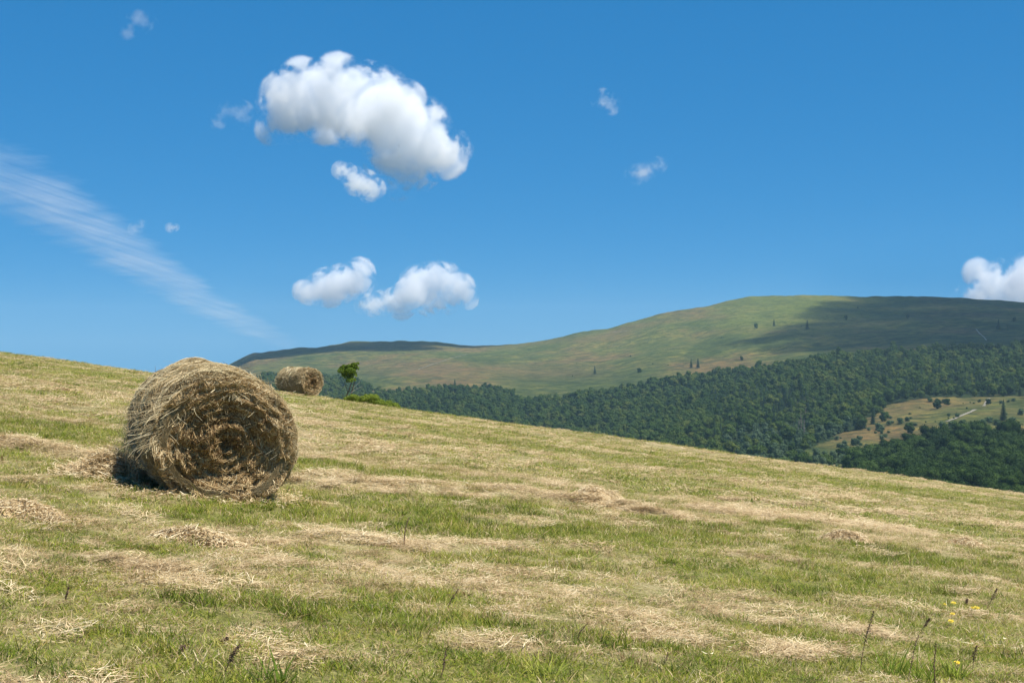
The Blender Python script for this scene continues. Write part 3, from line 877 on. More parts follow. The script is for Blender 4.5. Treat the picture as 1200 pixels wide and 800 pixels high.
def tube(pts, rad, n=7):
    """tapered tube along pts"""
    P = np.array(pts, float); K = len(P); D = unit(np.gradient(P, axis=0))
    up = np.array([.13, .99, .05]); A = unit(np.cross(D, up)); B = np.cross(D, A)
    a = np.linspace(0, 2 * PI, n, endpoint=False)
    V = P[:, None] + (A[:, None] * np.cos(a)[None, :, None] + B[:, None] * np.sin(a)[None, :, None]) * np.array(rad)[:, None, None]
    i = np.arange(K - 1)[:, None]; j = np.arange(n)[None]; j2 = (j + 1) % n
    Q = np.stack([i * n + j, i * n + j2, (i + 1) * n + j2, (i + 1) * n + j], -1).reshape(-1, 4)
    return V.reshape(-1, 3), Q, {'r': np.full(K * n, .5)}

def trunk_mesh(name, h, r, seed, mat=M_bark, limbs=4):
    g = np.random.default_rng(seed); parts = []
    z = np.linspace(-.5, h, 6); wob = np.cumsum(g.normal(0, .04 * h / 6, (6, 2)), 0)
    P = np.stack([wob[:, 0], wob[:, 1], z], -1); parts.append(tube(P, np.linspace(r, r * .25, 6)))
    for k in range(limbs):
        t = g.uniform(.35, .8); p0 = np.array([np.interp(t * h, z, P[:, 0]), np.interp(t * h, z, P[:, 1]), t * h])
        a = g.uniform(0, 2 * PI); l = h * g.uniform(.25, .4)
        q = [p0, p0 + l * .5 * np.array([math.cos(a), math.sin(a), .6]), p0 + l * np.array([math.cos(a), math.sin(a), 1.2])]
        parts.append(tube(q, [r * .4, r * .25, r * .08], 5))
    v, q, a = join_parts(parts); return mesh_np(name, v, q, mat, a)

def spruce_mesh(name, h, w, seed, layers=16, mat=M_spruce, per=11):
    g = np.random.default_rng(seed); V = []; R = []
    for k in range(layers):
        t = k / (layers - 1); z = h * (.06 + .92 * t); rad = w / 2 * (1 - t) ** .85 * g.uniform(.8, 1.2) + .15
        for m in range(per):
            a = 2 * PI * m / per + k * 1.3 + g.uniform(-.3, .3); rr = rad * g.uniform(.7, 1.15); wd = rad * .42 + .1
            d = np.array([math.cos(a), math.sin(a), 0]); s = np.array([-math.sin(a), math.cos(a), 0])
            dz = np.array([0, 0, 1])
            V += [dz * (z + h * .035), s * wd + d * rr * .55 + dz * (z - h * .012), d * rr + dz * (z - h * .045), -s * wd + d * rr * .55 + dz * (z - h * .012)]
            R += [g.uniform(0, 1)] * 4
    V = np.array(V); return mesh_np(name, V, np.arange(len(V)).reshape(-1, 4), mat, {'r': np.array(R)})

# templates for the woods
gt = np.random.default_rng(900)
BROAD = []     # unit trees: (crown mesh, trunk mesh, height)
for s in range(5):
    h = [10, 11, 9.5, 12, 10.5][s]; w = [10, 11, 10.5, 10, 12][s]
    BROAD.append((crown_mesh('crown', crown_blobs(h, w, 9, gt, .35), 620, .55, M_broad, 910 + s), h))
NEARW = []
for s in range(4):
    h = [13, 14, 12, 14][s]; w = [11, 12, 12, 11][s]
    NEARW.append((crown_mesh('crown', crown_blobs(h, w, 15, gt, .18), 2600, .34, M_near, 930 + s), trunk_mesh('trunk', h * .7, .28, 940 + s), h))
PALE = []
for s in range(3):
    h = [7, 8, 6][s]; w = [5.5, 6, 6][s]
    PALE.append((crown_mesh('crown', crown_blobs(h, w, 8, gt, .12), 500, .36, M_pale, 950 + s), trunk_mesh('trunk', h * .6, .14, 960 + s), h))
SPR = [(spruce_mesh('crown', h, w, 970 + s), trunk_mesh('trunk', h * .93, .22, 980 + s, limbs=0), h) for s, (h, w) in enumerate([(14, 7.5), (12, 6.5), (15, 7.5)])]
DEADM = spruce_mesh('crown', 13, 3.0, 990, 12, M_dead, 6)

def wood_points():
    g = np.random.default_rng(1000)
    n = 60000
    ph = g.uniform(-.36, .41, n); r = np.sqrt(g.uniform(480 ** 2, 2100 ** 2, n))
    x = r * np.sin(ph); y = r * np.cos(ph); z = far(ph, r)
    k = wood_mask(x, y, z); x, y, z = x[k], y[k], z[k]
    # thin to about 6.6 m apart on a grid hash
    seen = {}; keep = []
    sp_ = np.where(np.hypot(x, y) < 880, 7.0, 6.0)
    cs = 7.2
    for i in range(len(x)):
        c = (int(x[i] // cs), int(y[i] // cs)); ok = True
        for dx in (-1, 0, 1):
            for dy in (-1, 0, 1):
                j = seen.get((c[0] + dx, c[1] + dy))
                if j is not None and (x[i] - x[j]) ** 2 + (y[i] - y[j]) ** 2 < sp_[i] ** 2: ok = False; break
            if not ok: break
        if ok: seen[c] = i; keep.append(i)
    keep = np.array(keep); return x[keep], y[keep], z[keep]
wx, wy, wz = wood_points()
wpx, wpy = proj(wx, wy, wz)
wr = np.hypot(wx, wy)
def zone(px, py, x, y):
    j = (fbm(x / 45, y / 45, 401, 3) - .5)
    nearw = (px > 1000 + j * 30) & (py > 508) & (np.hypot(x, y) < 880) & (px + 1.0 * (py - 560) * 1.4 > 985)
    pale = (~nearw) & (px > 850) & (px < 1095) & (py > 505 + j * 20 - .10 * (px - 900)) & (np.hypot(x, y) > 600)
    spr = (~nearw) & (~pale) & (((px > 1010) & (py < 466 + j * 10) & (py > 430 + j * 16)) | ((px > 830) & (px < 960) & (py > 466 + j * 22) & (py < 520)) | (fbm(x / 110, y / 110, 409, 3) > .78))
    return nearw, pale, spr
zn, zp, zs = zone(wpx, wpy, wx, wy)
sil = 414 + (wpx) * .138                       # crest of the field in the photograph
vis = (wpx > -30) & (wpx < 1230) & (wpy - F * 15 / wr < sil)
cand = np.where(zn & (wpx < 1225) & (wpx > 960))[0]
apparent = -wr[cand]
cand = cand[(wpy[cand] - F * 14.5 / wr[cand]) < sil[cand] + 1]
order = cand[np.argsort(wr[cand])][:230]
indiv = set(order.tolist())
gi_ = np.random.default_rng(1010)

def place_copy(me_list, names, loc, rz, s, label, cat, group, sz=None):
    o = empty('tree' if cat == 'tree' else cat.replace(' ', '_'), loc, rz)
    o.scale = (s, s, sz or s)
    tag(o, label, cat, group)
    for me, nm in zip(me_list, names):
        obj(nm, me, o)
    return o
for i in order:
    T = NEARW[int(gi_.integers(0, 4))]
    o = place_copy([T[0], T[1]], ['crown', 'trunk'], (wx[i], wy[i], wz[i] - .3), gi_.uniform(0, 6.28), gi_.uniform(.75, 1.15),
                   'dark green broadleaf tree in the near wood at lower right, one among its crowded look-alikes', 'tree', 'broadleaf trees of the near wood at lower right')
    o.name = 'broadleaf_tree'

rest = np.array([i for i in range(len(wx)) if i not in indiv])
kk = np.zeros(len(rest), int); u = gi_.uniform(0, 1, len(rest))
kk[:] = gi_.integers(0, 5, len(rest))
kk = np.where(zn[rest], 5 + gi_.integers(0, 4, len(rest)), kk)
kk = np.where(zp[rest], np.where(u < .8, 9 + gi_.integers(0, 3, len(rest)), kk), kk)
kk = np.where(zs[rest] & (u < .4), 12 + gi_.integers(0, 3, len(rest)), kk)
deadz = (np.abs(wpx[rest] - 948) < 14) & (np.abs(wpy[rest] - 492) < 18)
kk = np.where(deadz & (u < .3), 15, kk)
srcs = [src('wood_crown', b[0]) for b in BROAD] + [src('wood_crown', b[0]) for b in NEARW] + [src('wood_crown', b[0]) for b in PALE] + [src('wood_crown', b[0]) for b in SPR] + [src('wood_crown', DEADM)]
ss = gi_.uniform(.52, .98, len(rest)) + .35 * fbm(wx[rest] / 60, wy[rest] / 60, 421, 3) * (gi_.uniform(0, 1, len(rest)) < .45); ss = ss * np.where((kk < 5), .95, np.where(kk >= 12, .9, 1.0))
szz = ss * gi_.uniform(.8, 1.2, len(rest))
ros = np.stack([np.zeros(len(rest)), np.zeros(len(rest)), gi_.uniform(0, 6.28, len(rest))], -1)
fo = scatter('forest', np.stack([wx[rest], wy[rest], wz[rest] - .6], -1), ros, np.stack([ss, ss, szz], -1), kk, srcs, {'rnd': u})
tag(fo, 'dense dark green forest covering the lower mountain slope', 'forest', kind='stuff')
print('wood trees', len(wx), 'indiv', len(indiv))

# ---------------- scattered trees and bushes one can tell apart
def lone(kind, px, py, s, label, group=None):
    x, y, z = far_hit(px, py)
    g = gi_
    if kind == 'spruce':
        T = SPR[int(g.integers(0, 3))]; o = place_copy([T[0], T[1]], ['crown', 'trunk'], (x, y, z - .3), g.uniform(0, 6), s, label, 'tree', group); o.name = 'spruce_tree'
    elif kind == 'bush':
        T = PALE[int(g.integers(0, 3))]; o = place_copy([T[0], T[1]], ['crown', 'trunk'], (x, y, z - .5), g.uniform(0, 6), s, label, 'bush', group, sz=s * g.uniform(.5, .75)); o.name = 'bush'
    else:
        T = NEARW[int(g.integers(0, 4))]; o = place_copy([T[0], T[1]], ['crown', 'trunk'], (x, y, z - .5), g.uniform(0, 6), s * .66, label, 'tree', group); o.name = 'broadleaf_tree'
    return o

HILL = [(697, 438, .55, 'spruce', 'lone dark spruce on the open slope above the forest, left of the middle'),
        (749, 437, .60, 'broad', 'round dark tree on the open slope just above the forest edge'),
        (810, 431, .62, 'spruce', 'left of a pair of spruces at the upper forest edge'),
        (818, 431, .66, 'spruce', 'right of a pair of spruces at the upper forest edge'),
        (533, 455, .60, 'spruce', 'single pointed spruce rising over the low forest tip at far left'),
        (739, 418, .42, 'bush', 'low dark bush halfway up the open slope'),
        (783, 428, .32, 'bush', 'small pale bush between the slope bush and the spruce pair'),
        (765, 427, .26, 'bush', 'tiny bush left of the pale slope bush'),
        (671, 441, .34, 'bush', 'low flat bush left of the lone slope spruce'),
        (676, 426, .26, 'bush', 'tiny bush above the lone slope spruce'),
        (886, 385, .75, 'broad', 'rounded dark tree on the sunlit dome of the hill'),
        (907, 382, .55, 'spruce', 'small spruce right of the rounded tree on the hill dome'),
        (946, 386, .75, 'spruce', 'pointed spruce in the left end of the cloud shadow'),
        (939, 383, .4, 'bush', 'low bush beside the pointed spruce in the cloud shadow'),
        (991, 375, .65, 'broad', 'dark tree in the middle of the cloud shadow'),
        (1005, 361, .45, 'bush', 'small bush on the shadow border near the summit'),
        (1064, 373, .5, 'broad', 'wide low tree right of the dark tree in the cloud shadow'),
        (1170, 386, .85, 'spruce', 'largest spruce high on the right of the hill'),
        (1181, 387, .42, 'spruce', 'short spruce beside the largest one high on the right'),
        (1189, 377, .62, 'broad', 'rounded tree above the short spruce high on the right'),
        (869, 422, .5, 'broad', 'dark round tree at the forest border below the dome'),
        (846, 396, .42, 'bush', 'faint bush on the left side of the hill dome')]
for px, py, s, k, l in HILL: lone(k, px, py, s * 1.45, l, 'lone trees and bushes on the open hillside')

CL = [(1098, 479, 1.0, 'broad', 'large rounded bush tree in the upper middle of the clearing'), (1110, 475, .7, 'broad', 'round bush tree right behind the large one in the clearing'),
      (1106, 472, .8, 'bush', 'bush at the forest side of the clearing, above the round ones'), (1090, 471, .95, 'bush', 'flat bush at the upper edge of the clearing'),
      (1122, 489, .8, 'bush', 'pale bush next to the pale track'), (1112, 488, .55, 'bush', 'small bush left of the pale track'),
      (1066, 508, .85, 'broad', 'single round tree at the lower border of the clearing'), (1036, 494, .9, 'broad', 'pale rounded tree in the left part of the clearing'),
      (1042, 498, .9, 'bush', 'low bush right of the pale rounded tree in the clearing'), (1023, 497, .60, 'spruce', 'small dark spruce on the left side of the clearing'),
      (1029, 504, 1.0, 'bush', 'bush below the small dark spruce of the clearing'), (1012, 502, 1.1, 'bush', 'wide bush at the left tongue of the clearing'),
      (1004, 503, 1.0, 'bush', 'bush left of the wide one at the clearing tongue'), (1037, 512, .8, 'bush', 'pale bush at the lower left of the clearing'),
      (1002, 520, .9, 'bush', 'bush at the lower left end of the clearing'), (992, 527, .9, 'bush', 'leftmost low bush of the clearing'),
      (1158, 474, .6, 'broad', 'small round tree beside the upper end of the pale track'), (1148, 471, .6, 'bush', 'bush left of the upper end of the pale track'),
      (1173, 473, .7, 'bush', 'low bush right of the upper end of the pale track'), (1182, 471, .6, 'bush', 'low bush between two others at the upper right of the clearing'),
      (1188, 470, .7, 'bush', 'low bush at the upper right corner of the clearing'), (1141, 473, .5, 'bush', 'tiny bush above the middle of the pale track'),
      (1133, 479, .4, 'bush', 'tiny bush above the pale track'), (1176, 492, .75, 'spruce', 'dark pointed spruce in the right of the clearing'),
      (1160, 495, 1.2, 'bush', 'large pale bush left of the pointed spruce in the clearing'), (1168, 498, 1.2, 'bush', 'large pale bush below the pointed spruce in the clearing'),
      (1152, 499, 1.2, 'bush', 'leftmost of the large pale bushes under the pointed spruce'), (1186, 497, 1.1, 'bush', 'large pale bush right of the pointed spruce'),
      (1197, 486, 1.1, 'bush', 'pale bush at the right border above the near wood'), (1104, 503, 1.2, 'bush', 'big blue green bush at the top edge of the near wood'),
      (1116, 502, 1.2, 'bush', 'big blue green bush right of its twin at the near wood'), (1128, 501, 1.1, 'bush', 'third big blue green bush along the near wood'),
      (1078, 478, .4, 'bush', 'tiny bush in the upper left of the clearing'), (1085, 495, .35, 'bush', 'tiny bush alone in the middle of the clearing')]
for px, py, s, k, l in CL: lone(k, px, py, s * (1.05 if k != 'spruce' else 1.3), l, 'bushes and small trees in the clearing')

SCR = random.Random(44)
for k in range(46):
    t = SCR.random(); px = 975 + 95 * t + SCR.uniform(-12, 12); py = 529 - 40 * t + SCR.uniform(-9, 16)
    o = lone('bush', px, py, SCR.uniform(.45, 1.0), 'small scrub bush scattered over the left edge of the clearing, one of many alike', 'scrub bushes over the left edge of the clearing')
for k in range(16):
    o = lone('bush', SCR.uniform(1075, 1200), SCR.uniform(472, 500), SCR.uniform(.22, .42), 'tiny scrub dot in the open grass of the clearing, one of many alike', 'tiny scrub dots in the clearing')

# tracks
def track(pts, w, name='path'):
    P = []
    for (a, b) in zip(pts[:-1], pts[1:]):
        for t in np.linspace(0, 1, 14, endpoint=False):
            P.append(far_hit(a[0] * (1 - t) + b[0] * t, a[1] * (1 - t) + b[1] * t))
    P.append(far_hit(*pts[-1])); P = np.array(P)
    P[1:-1, :2] = (P[:-2, :2] + 2 * P[1:-1, :2] + P[2:, :2]) / 4
    D = np.gradient(P[:, :2], axis=0); nn = np.stack([-D[:, 1], D[:, 0]], -1); nn /= np.linalg.norm(nn, axis=1, keepdims=True) + 1e-9
    ww = w * (.6 + .8 * np.random.default_rng(5).uniform(0, 1, len(P)))[:, None]
    rows = []
    for k in np.linspace(-1, 1, 5):
        q = P[:, :2] + nn * ww * k; rows.append(np.stack([q[:, 0], q[:, 1], far_xy(q[:, 0], q[:, 1]) + .35], -1))
    V = np.stack(rows, 1); K = len(P)
    i = np.arange(K - 1)[:, None]; j = np.arange(4)[None]
    Q = np.stack([i * 5 + j, i * 5 + j + 1, (i + 1) * 5 + j + 1, (i + 1) * 5 + j], -1).reshape(-1, 4)
    tag(obj(name, mesh_np(name, V.reshape(-1, 3), Q, M_path)), kind='structure')
track([(1110, 494), (1118, 491), (1127, 487), (1135, 484), (1143, 480)], 1.3)
track([(1153, 476), (1156, 471), (1159, 467)], 1.0)
track([(1144, 386), (1148, 391), (1153, 395), (1156, 399)], .8)
track([(490, 433), (506, 427), (528, 420), (548, 415)], .7)
track([(672, 394), (700, 391), (735, 388)], .8)

# ------------------------------------------------------------------ little tree and bush on the crest
tx, ty = (404 - 600) / F * 79.0, 79.0
tz = fz(tx, ty)
t0 = empty('small_tree', (tx, ty, tz - .05)); tag(t0, 'little bright green tree with leaning stems beside the distant bale', 'tree')
pxm = 79.0 / F                     # metres per photo pixel there
def tp(px, py, dy=0.0): return ((px - 404) * pxm, dy, (467 - py) * pxm)
stems = join_parts([tube([tp(403, 470), tp(405, 462), tp(409, 453), tp(412, 444), tp(409, 436)], [.05, .045, .035, .025, .012]),
                    tube([tp(406, 469, .1), tp(410, 461, .1), tp(413, 452, .1), tp(415, 444, .1), tp(418, 432, .1)], [.045, .04, .03, .02, .01]),
                    tube([tp(402, 468, -.1), tp(401, 462, -.1), tp(402, 456, -.1)], [.02, .015, .006]),
                    tube([tp(408, 456), tp(405, 447), tp(402, 438)], [.02, .015, .006])])
obj('trunk', mesh_np('trunk', *stems[:2], M_bark, stems[2]), t0)
tb = [(400, 431, 4.5), (403, 427, 4.5), (408, 430, 5.5), (413, 426, 4.5), (415, 424, 4.2), (417, 428, 3.5), (408, 437, 5.5), (413, 435, 5), (410, 442, 4.5), (403, 436, 4), (414, 441, 3), (400, 427, 2.5), (419, 422, 2.2), (406, 433, 5.5), (411, 431, 6), (409, 426, 4)]
gb = np.random.default_rng(61)
obj('crown', crown_mesh('crown', [(*tp(a, b, gb.uniform(-.25, .25)), r * pxm) for a, b, r in tb], 4200, .045, M_bright, 62, core=False), t0)
db = join_parts([tube([tp(411, 456), tp(417, 452), tp(425, 448)], [.014, .010, .005]), tube([tp(412, 461), tp(420, 459), tp(431, 463)], [.012, .008, .003]),
                 tube([tp(414, 450), tp(421, 444), tp(424, 437)], [.01, .007, .003])])
obj('dead_branch', mesh_np('dead_branch', *db[:2], M_deadwood, db[2]), t0)

bx, by = (436 - 600) / F * 78.0, 78.0
b0 = empty('bush', (bx, by, fz(bx, by) - .05)); tag(b0, 'low yellow green bush on the crest right of the little tree', 'bush')
gb = np.random.default_rng(63); bl = []
for k in range(46):
    t = -1 + 2 * k / 45 + gb.uniform(-.05, .05); ht = .62 * (1 - .55 * abs(t + .1) ** 1.5)
    xx = t * 1.4; bl.append((xx, gb.uniform(-.4, .4), -.138 * xx + .05 + gb.uniform(.1, ht * .8), gb.uniform(.14, .24)))
obj('foliage', crown_mesh('foliage', bl, 9000, .034, M_bush, 64), b0)
v, q, a = blades(420, 1.0, .25, .75, .006, .15, .4, 65)
v = v * np.array([1.5, .6, 1]); v[:, 2] += -.138 * v[:, 0]
obj('stems', mesh_np('stems', v, q, M_bush, a), b0)

# ------------------------------------------------------------------ stalks and flowers
def stalk(px, py, hpx, leanpx, label, plume=False, thick=1.0):
    X, Y = G(px, py); pm = Y / F; h = hpx * pm; lx = leanpx * pm; z = fz(X, Y)
    e = empty('dock_stalk' if not plume else 'seed_stalk', (X, Y, z - .02)); tag(e, label, 'plant', 'dry brown stalks standing in the meadow')
    g = np.random.default_rng(int(px * 7 + py))
    K = 7; t = np.linspace(0, 1, K)
    P = np.stack([lx * t ** 1.3 + .006 * np.sin(t * 5 + px), .03 * t * g.normal(), h * t], -1)
    v, q, a = tube(P, np.linspace(.0035, .0015, K) * thick, 5)
    obj('stem', mesh_np('stem', v, q, M_stalk, a), e)
    n = int(260 if plume else 90); tt = g.uniform(.55 if plume else .35, 1.02, n)
    c = np.stack([np.interp(tt, t, P[:, 0]), np.interp(tt, t, P[:, 1]), np.interp(tt, t, P[:, 2])], -1)
    rad = (.020 if plume else .010) * np.sin(np.clip((tt - .3) / .75, 0, 1) * PI) ** .6
    c = c + unit(g.normal(0, 1, (n, 3))) * rad[:, None] * g.uniform(.2, 1, n)[:, None]
    v, q, a = leaf_cards(c, g.normal(0, 1, (n, 3)), .0045, g)
    obj('seed_head', mesh_np('seed_head', v, q, M_stalk, a), e)
ST = [(473, 641, 34, 5, 0, 1.9, 'dark upright stalk below the raked hay row, right of the large bale'),
      (524, 716, 28, 12, 0, 1.2, 'leaning dark stalk in the middle of the foreground'),
      (674, 753, 26, 14, 0, .8, 'thin leaning stalk right of the middle in the foreground'),
      (777, 779, 18, 7, 0, 1.0, 'short stalk at the bottom right of the middle'),
      (258, 790, 42, 24, 1, .8, 'brown feathery stalk leaning right at the bottom left'),
      (612, 800, 0, 0, 0, 0, ''),
      (1008, 788, 76, 14, 1, .9, 'tall dark plumed stalk left of the yellow flowers'),
      (1132, 712, 12, 2, 1, 1.0, 'short brown seed head between the yellow flowers'),
      (1155, 716, 28, 14, 1, .9, 'leaning brown seed head right of the yellow flowers'),
      (1078, 742, 20, 11, 1, .9, 'slanting seed head between plumed stalk and yellow flowers'),
      (1095, 805, 56, 1, 0, 1.2, 'straight dark stalk in the weeds at the bottom right'),
      (1138, 790, 36, 8, 1, .8, 'brown seed head right of the straight stalk at bottom right'),
      (206, 766, 14, 12, 1, .8, 'small brown seed head leaning at the lower left'),
      (252, 757, 12, 14, 1, .8, 'small dark seed head leaning right of another at the lower left'),
      (182, 434, 11, 0, 0, 3.5, 'single thin stalk on the crest left of the large bale'),
      (515, 795, 40, 10, 0, 1.0, 'dark stalk leaning at the bottom of the foreground'),
      (78, 704, 22, 2, 0, 1.6, 'short green brown stalk at the left foreground'),
      (1062, 800, 60, 16, 0, .8, 'thin stalk just left of the straight dark one at bottom right')]
for px, py, h, l, pl, th, lab in ST:
    if h: stalk(px, py, h, l, lab, bool(pl), th)

def flower(px, py, s, label):
    X, Y = G(px, py + 12); pm = Y / F; z = fz(X, Y)
    e = empty('yellow_flower', (X, Y, z - .02)); tag(e, label, 'flower', 'yellow flowers in the grass')
    h = max(.06, 12 * pm)
    v, q, a = tube([(0, 0, 0), (.004, 0, h * .5), (0, 0, h)], [.0022, .0018, .0015], 5)
    obj('stem', mesh_np('stem', v, q, M_greenstem, a), e)
    V = []; Q = []; 
    for ring, (n, r0, r1, dz) in enumerate([(13, .002, .020, .004), (10, .001, .013, .009)]):
        for k in range(n):
            a = 2 * PI * k / n + ring * .2; w = .0042; c, sn = math.cos(a), math.sin(a); b = len(V)
            V += [(c * r0 + sn * w * .5, sn * r0 - c * w * .5, h + .002), (c * r1 * s + sn * w, sn * r1 * s - c * w, h + dz), (c * r1 * s * 1.08, sn * r1 * s * 1.08, h + dz), (c * r1 * s - sn * w, sn * r1 * s + c * w, h + dz)]
            Q.append((b, b + 1, b + 2, b + 3))
    p = obj('petals', mesh_np('petals', np.array(V), np.array(Q), M_yellow, {'r': np.full(len(V), .5)}), e)
    p.rotation_euler = (.35, 0, 0)
for px, py, s, l in [(1106, 706, .7, 'small yellow flower leftmost of the cluster at right'), (1116, 704, 1.1, 'yellow flower topmost of the cluster at right'),
                     (1115, 715, .9, 'yellow flower in the middle of the cluster, under the topmost'), (1113, 723, 1.1, 'yellow flower lowest of the cluster at right'),
                     (1143, 710, 1.3, 'largest yellow flower, right of the cluster, beside a brown seed head'), (1138, 710, .7, 'small yellow flower touching the largest one'),
                     (1120, 770, 1.0, 'single yellow flower in the weeds at the bottom right'), (733, 797, .7, 'left yellow flower at the bottom edge'), (746, 797, .7, 'right yellow flower at the bottom edge')]:
    flower(px, py, s, l)

def weed(px, py, label, seed, hh=.28, n=34):
    X, Y = G(px, py); e = empty('leafy_weed', (X, Y, fz(X, Y) - .02)); tag(e, label, 'plant', 'leafy weeds in the foreground')
    v, q, a = blades(n, .07, hh * .5, hh, .006, .35, .7, seed, 5)
    obj('leaves', mesh_np('leaves', v, q, M_bright if seed % 2 else M_bush, a), e)
for k, (px, py, l, hh) in enumerate([(1085, 800, 'tall green weed at the foot of the straight dark stalk', .34), (1048, 790, 'narrow green weed left of the straight dark stalk', .28),
                                     (1120, 795, 'green weed under the single yellow flower', .25), (1120, 718, 'green leaves under the yellow flower cluster', .12),
                                     (640, 795, 'bright green grass clump at the bottom middle', .22), (320, 800, 'green grass clump at the bottom left', .22)]):
    weed(px, py, l, 700 + k, hh)

# ------------------------------------------------------------------ clouds
def cloud_mat(name, dens, nscale, cut, det=6, aniso=0.0):
    m, nt, out = new_mat(name)
    v = N(nt, 'ShaderNodeVolumePrincipled'); v.inputs['Color'].default_value = (1, 1, 1, 1); v.inputs['Anisotropy'].default_value = aniso
    v.inputs['Density Attribute'].default_value = ''
    d = N(nt, 'ShaderNodeAttribute', attribute_name='density').outputs['Fac']
    tc = N(nt, 'ShaderNodeTexCoord')
    n = noise(nt, nscale, det, .66, tc.outputs['Object'])
    n2 = noise(nt, nscale * 3.7, 4, .6, tc.outputs['Object'])
    n = mathn(nt, 'ADD', mathn(nt, 'MULTIPLY', n, .58), mathn(nt, 'MULTIPLY', n2, .42))
    k = mathn(nt, 'SUBTRACT', d, mathn(nt, 'MULTIPLY', mathn(nt, 'SUBTRACT', n, .32), cut * 1.15))
    k = mathn(nt, 'MULTIPLY', k, 3.0 if dens > .0095 else 1.35, True)
    k = mathn(nt, 'MULTIPLY', mathn(nt, 'MULTIPLY', k, k), dens)
    nt.links.new(k, v.inputs['Density'])
    nt.links.new(v.outputs[0], out.inputs['Volume'])
    return m

def ico_balls(balls, sub=2):
    import bmesh
    bm = bmesh.new()
    for (x, y, z, r) in balls:
        bmesh.ops.create_icosphere(bm, subdivisions=sub, radius=r, matrix=Matrix.Translation((x, y, z)))
    me = bpy.data.meshes.new('cloud'); bm.to_mesh(me); bm.free(); return me

def cloud(name, D, puffs, label, dens=.03, cut=1.6, depth=.5, voxf=170, seed=1, grow=1.15):
    """puffs in photo pixels (x, y, radius) at distance D"""
    m = D / F; g = np.random.default_rng(seed)
    cx = sum(p[0] for p in puffs) / len(puffs); cy = sum(p[1] for p in puffs) / len(puffs)
    balls = []
    for (x, y, r) in puffs:
        for k in range(3):
            jx, jy, jz = g.normal(0, .22, 3) * r
            balls.append(((x - cx + jx) * m, g.normal(0, depth) * r * m, (cy - y + jy) * m, r * m * grow * g.uniform(.85, 1.1)))
    ext = max(p[0] + p[2] for p in puffs) - min(p[0] - p[2] for p in puffs)
    me = ico_balls(balls)
    rm = np.mean([p[2] for p in puffs]) * m
    vol = bpy.data.volumes.new('cloud'); o = obj(name, vol, loc=((cx - 600) * m, D, (400 - cy) * m))
    shape = bpy.data.objects.new('cloud_shape', me); shape.location = o.location
    md = o.modifiers.new('vapour', 'MESH_TO_VOLUME'); md.object = shape; md.resolution_mode = 'VOXEL_SIZE'; md.voxel_size = ext * m / voxf
    md.density = 1.0; md.interior_band_width = rm * .42
    vol.materials.append(cloud_mat('cloud_vapour', dens, 1 / (rm * .5), cut))
    return tag(o, label, 'cloud')

cloud('cloud', 5000, [(332, 118, 26), (350, 108, 28), (372, 108, 30), (400, 104, 30), (425, 104, 32), (450, 110, 32), (350, 130, 26), (328, 145, 20), (342, 150, 16), (380, 126, 32), (410, 130, 34), (440, 135, 36), (468, 145, 36), (490, 155, 34), (505, 170, 32), (520, 180, 24), (470, 175, 32), (445, 165, 28), (485, 195, 28), (533, 170, 18), (464, 212, 20), (470, 225, 12), (505, 140, 22), (470, 120, 22), (345, 142, 22), (372, 138, 26), (400, 146, 26), (430, 160, 26), (322, 128, 16), (450, 190, 18), (478, 205, 16)],
      'large bright white cumulus cloud high in the left half of the sky', dens=.016, cut=.72, grow=1.2, seed=21)
cloud('cloud', 4400, [(400, 200, 11), (408, 208, 12), (416, 216, 14), (428, 219, 14), (438, 220, 12)], 'small torn wisp just under the large cumulus cloud', dens=.02, cut=.75, seed=2, grow=1.25, voxf=60)
cloud('cloud', 9000, [(362, 344, 15), (374, 340, 16), (388, 334, 19), (402, 329, 20), (418, 330, 20), (390, 343, 15), (428, 334, 14), (370, 347, 10)], 'left small white cloud of the pair low over the hills', dens=.011, cut=.65, seed=23, voxf=100, grow=1.2)
cloud('cloud', 9000, [(424, 360, 10), (436, 357, 13), (450, 355, 15), (466, 353, 17), (476, 346, 16), (490, 328, 14), (510, 324, 16), (485, 345, 20), (500, 335, 22), (520, 332, 22), (538, 340, 20), (505, 352, 18), (525, 352, 15), (548, 348, 12)], 'wider flat bottomed white cloud right of its pair low over the hills', dens=.011, cut=.65, seed=24, voxf=140, grow=1.2)
cloud('cloud', 8000, [(1118, 350, 9), (1128, 344, 12), (1142, 336, 15), (1158, 325, 22), (1168, 318, 18), (1180, 328, 26), (1200, 330, 28), (1150, 350, 24), (1180, 352, 30), (1215, 345, 34), (1205, 322, 20), (1245, 340, 36)], 'white cloud rising behind the ridge at the right border', dens=.011, cut=.65, seed=5, voxf=130, grow=1.0)
cloud('cloud', 5500, [(704, 112, 9), (712, 120, 11), (718, 128, 9), (700, 120, 7), (722, 118, 7)], 'faint tiny wisp high right of the middle of the sky', dens=.0094, cut=1.1, seed=6, voxf=60)
cloud('cloud', 5500, [(738, 204, 9), (750, 200, 12), (762, 198, 12), (774, 193, 10), (745, 206, 9)], 'small oval wisp below the tiny one right of the middle', dens=.0094, cut=1.0, seed=7, voxf=60)
cloud('cloud', 5500, [(160, 266, 8), (166, 262, 7)], 'tiny puff at the border of the long cirrus streak', dens=.008, cut=.95, seed=8, voxf=40)
cloud('cloud', 5500, [(200, 268, 6), (205, 266, 5)], 'tiniest puff right of the cirrus streak', dens=.010, cut=.95, seed=9, voxf=40)
cloud('cloud', 5000, [(258, 142, 12), (262, 130, 10), (280, 130, 14), (290, 140, 10), (272, 128, 12)], 'thin torn wisp left of the large cumulus cloud', dens=.005, cut=1.25, seed=10, voxf=70)
cloud('cloud', 6500, [(165, 22, 14), (172, 30, 12), (150, 38, 12)], 'very faint wisp near the upper left corner', dens=.004, cut=1.2, seed=12, voxf=60)

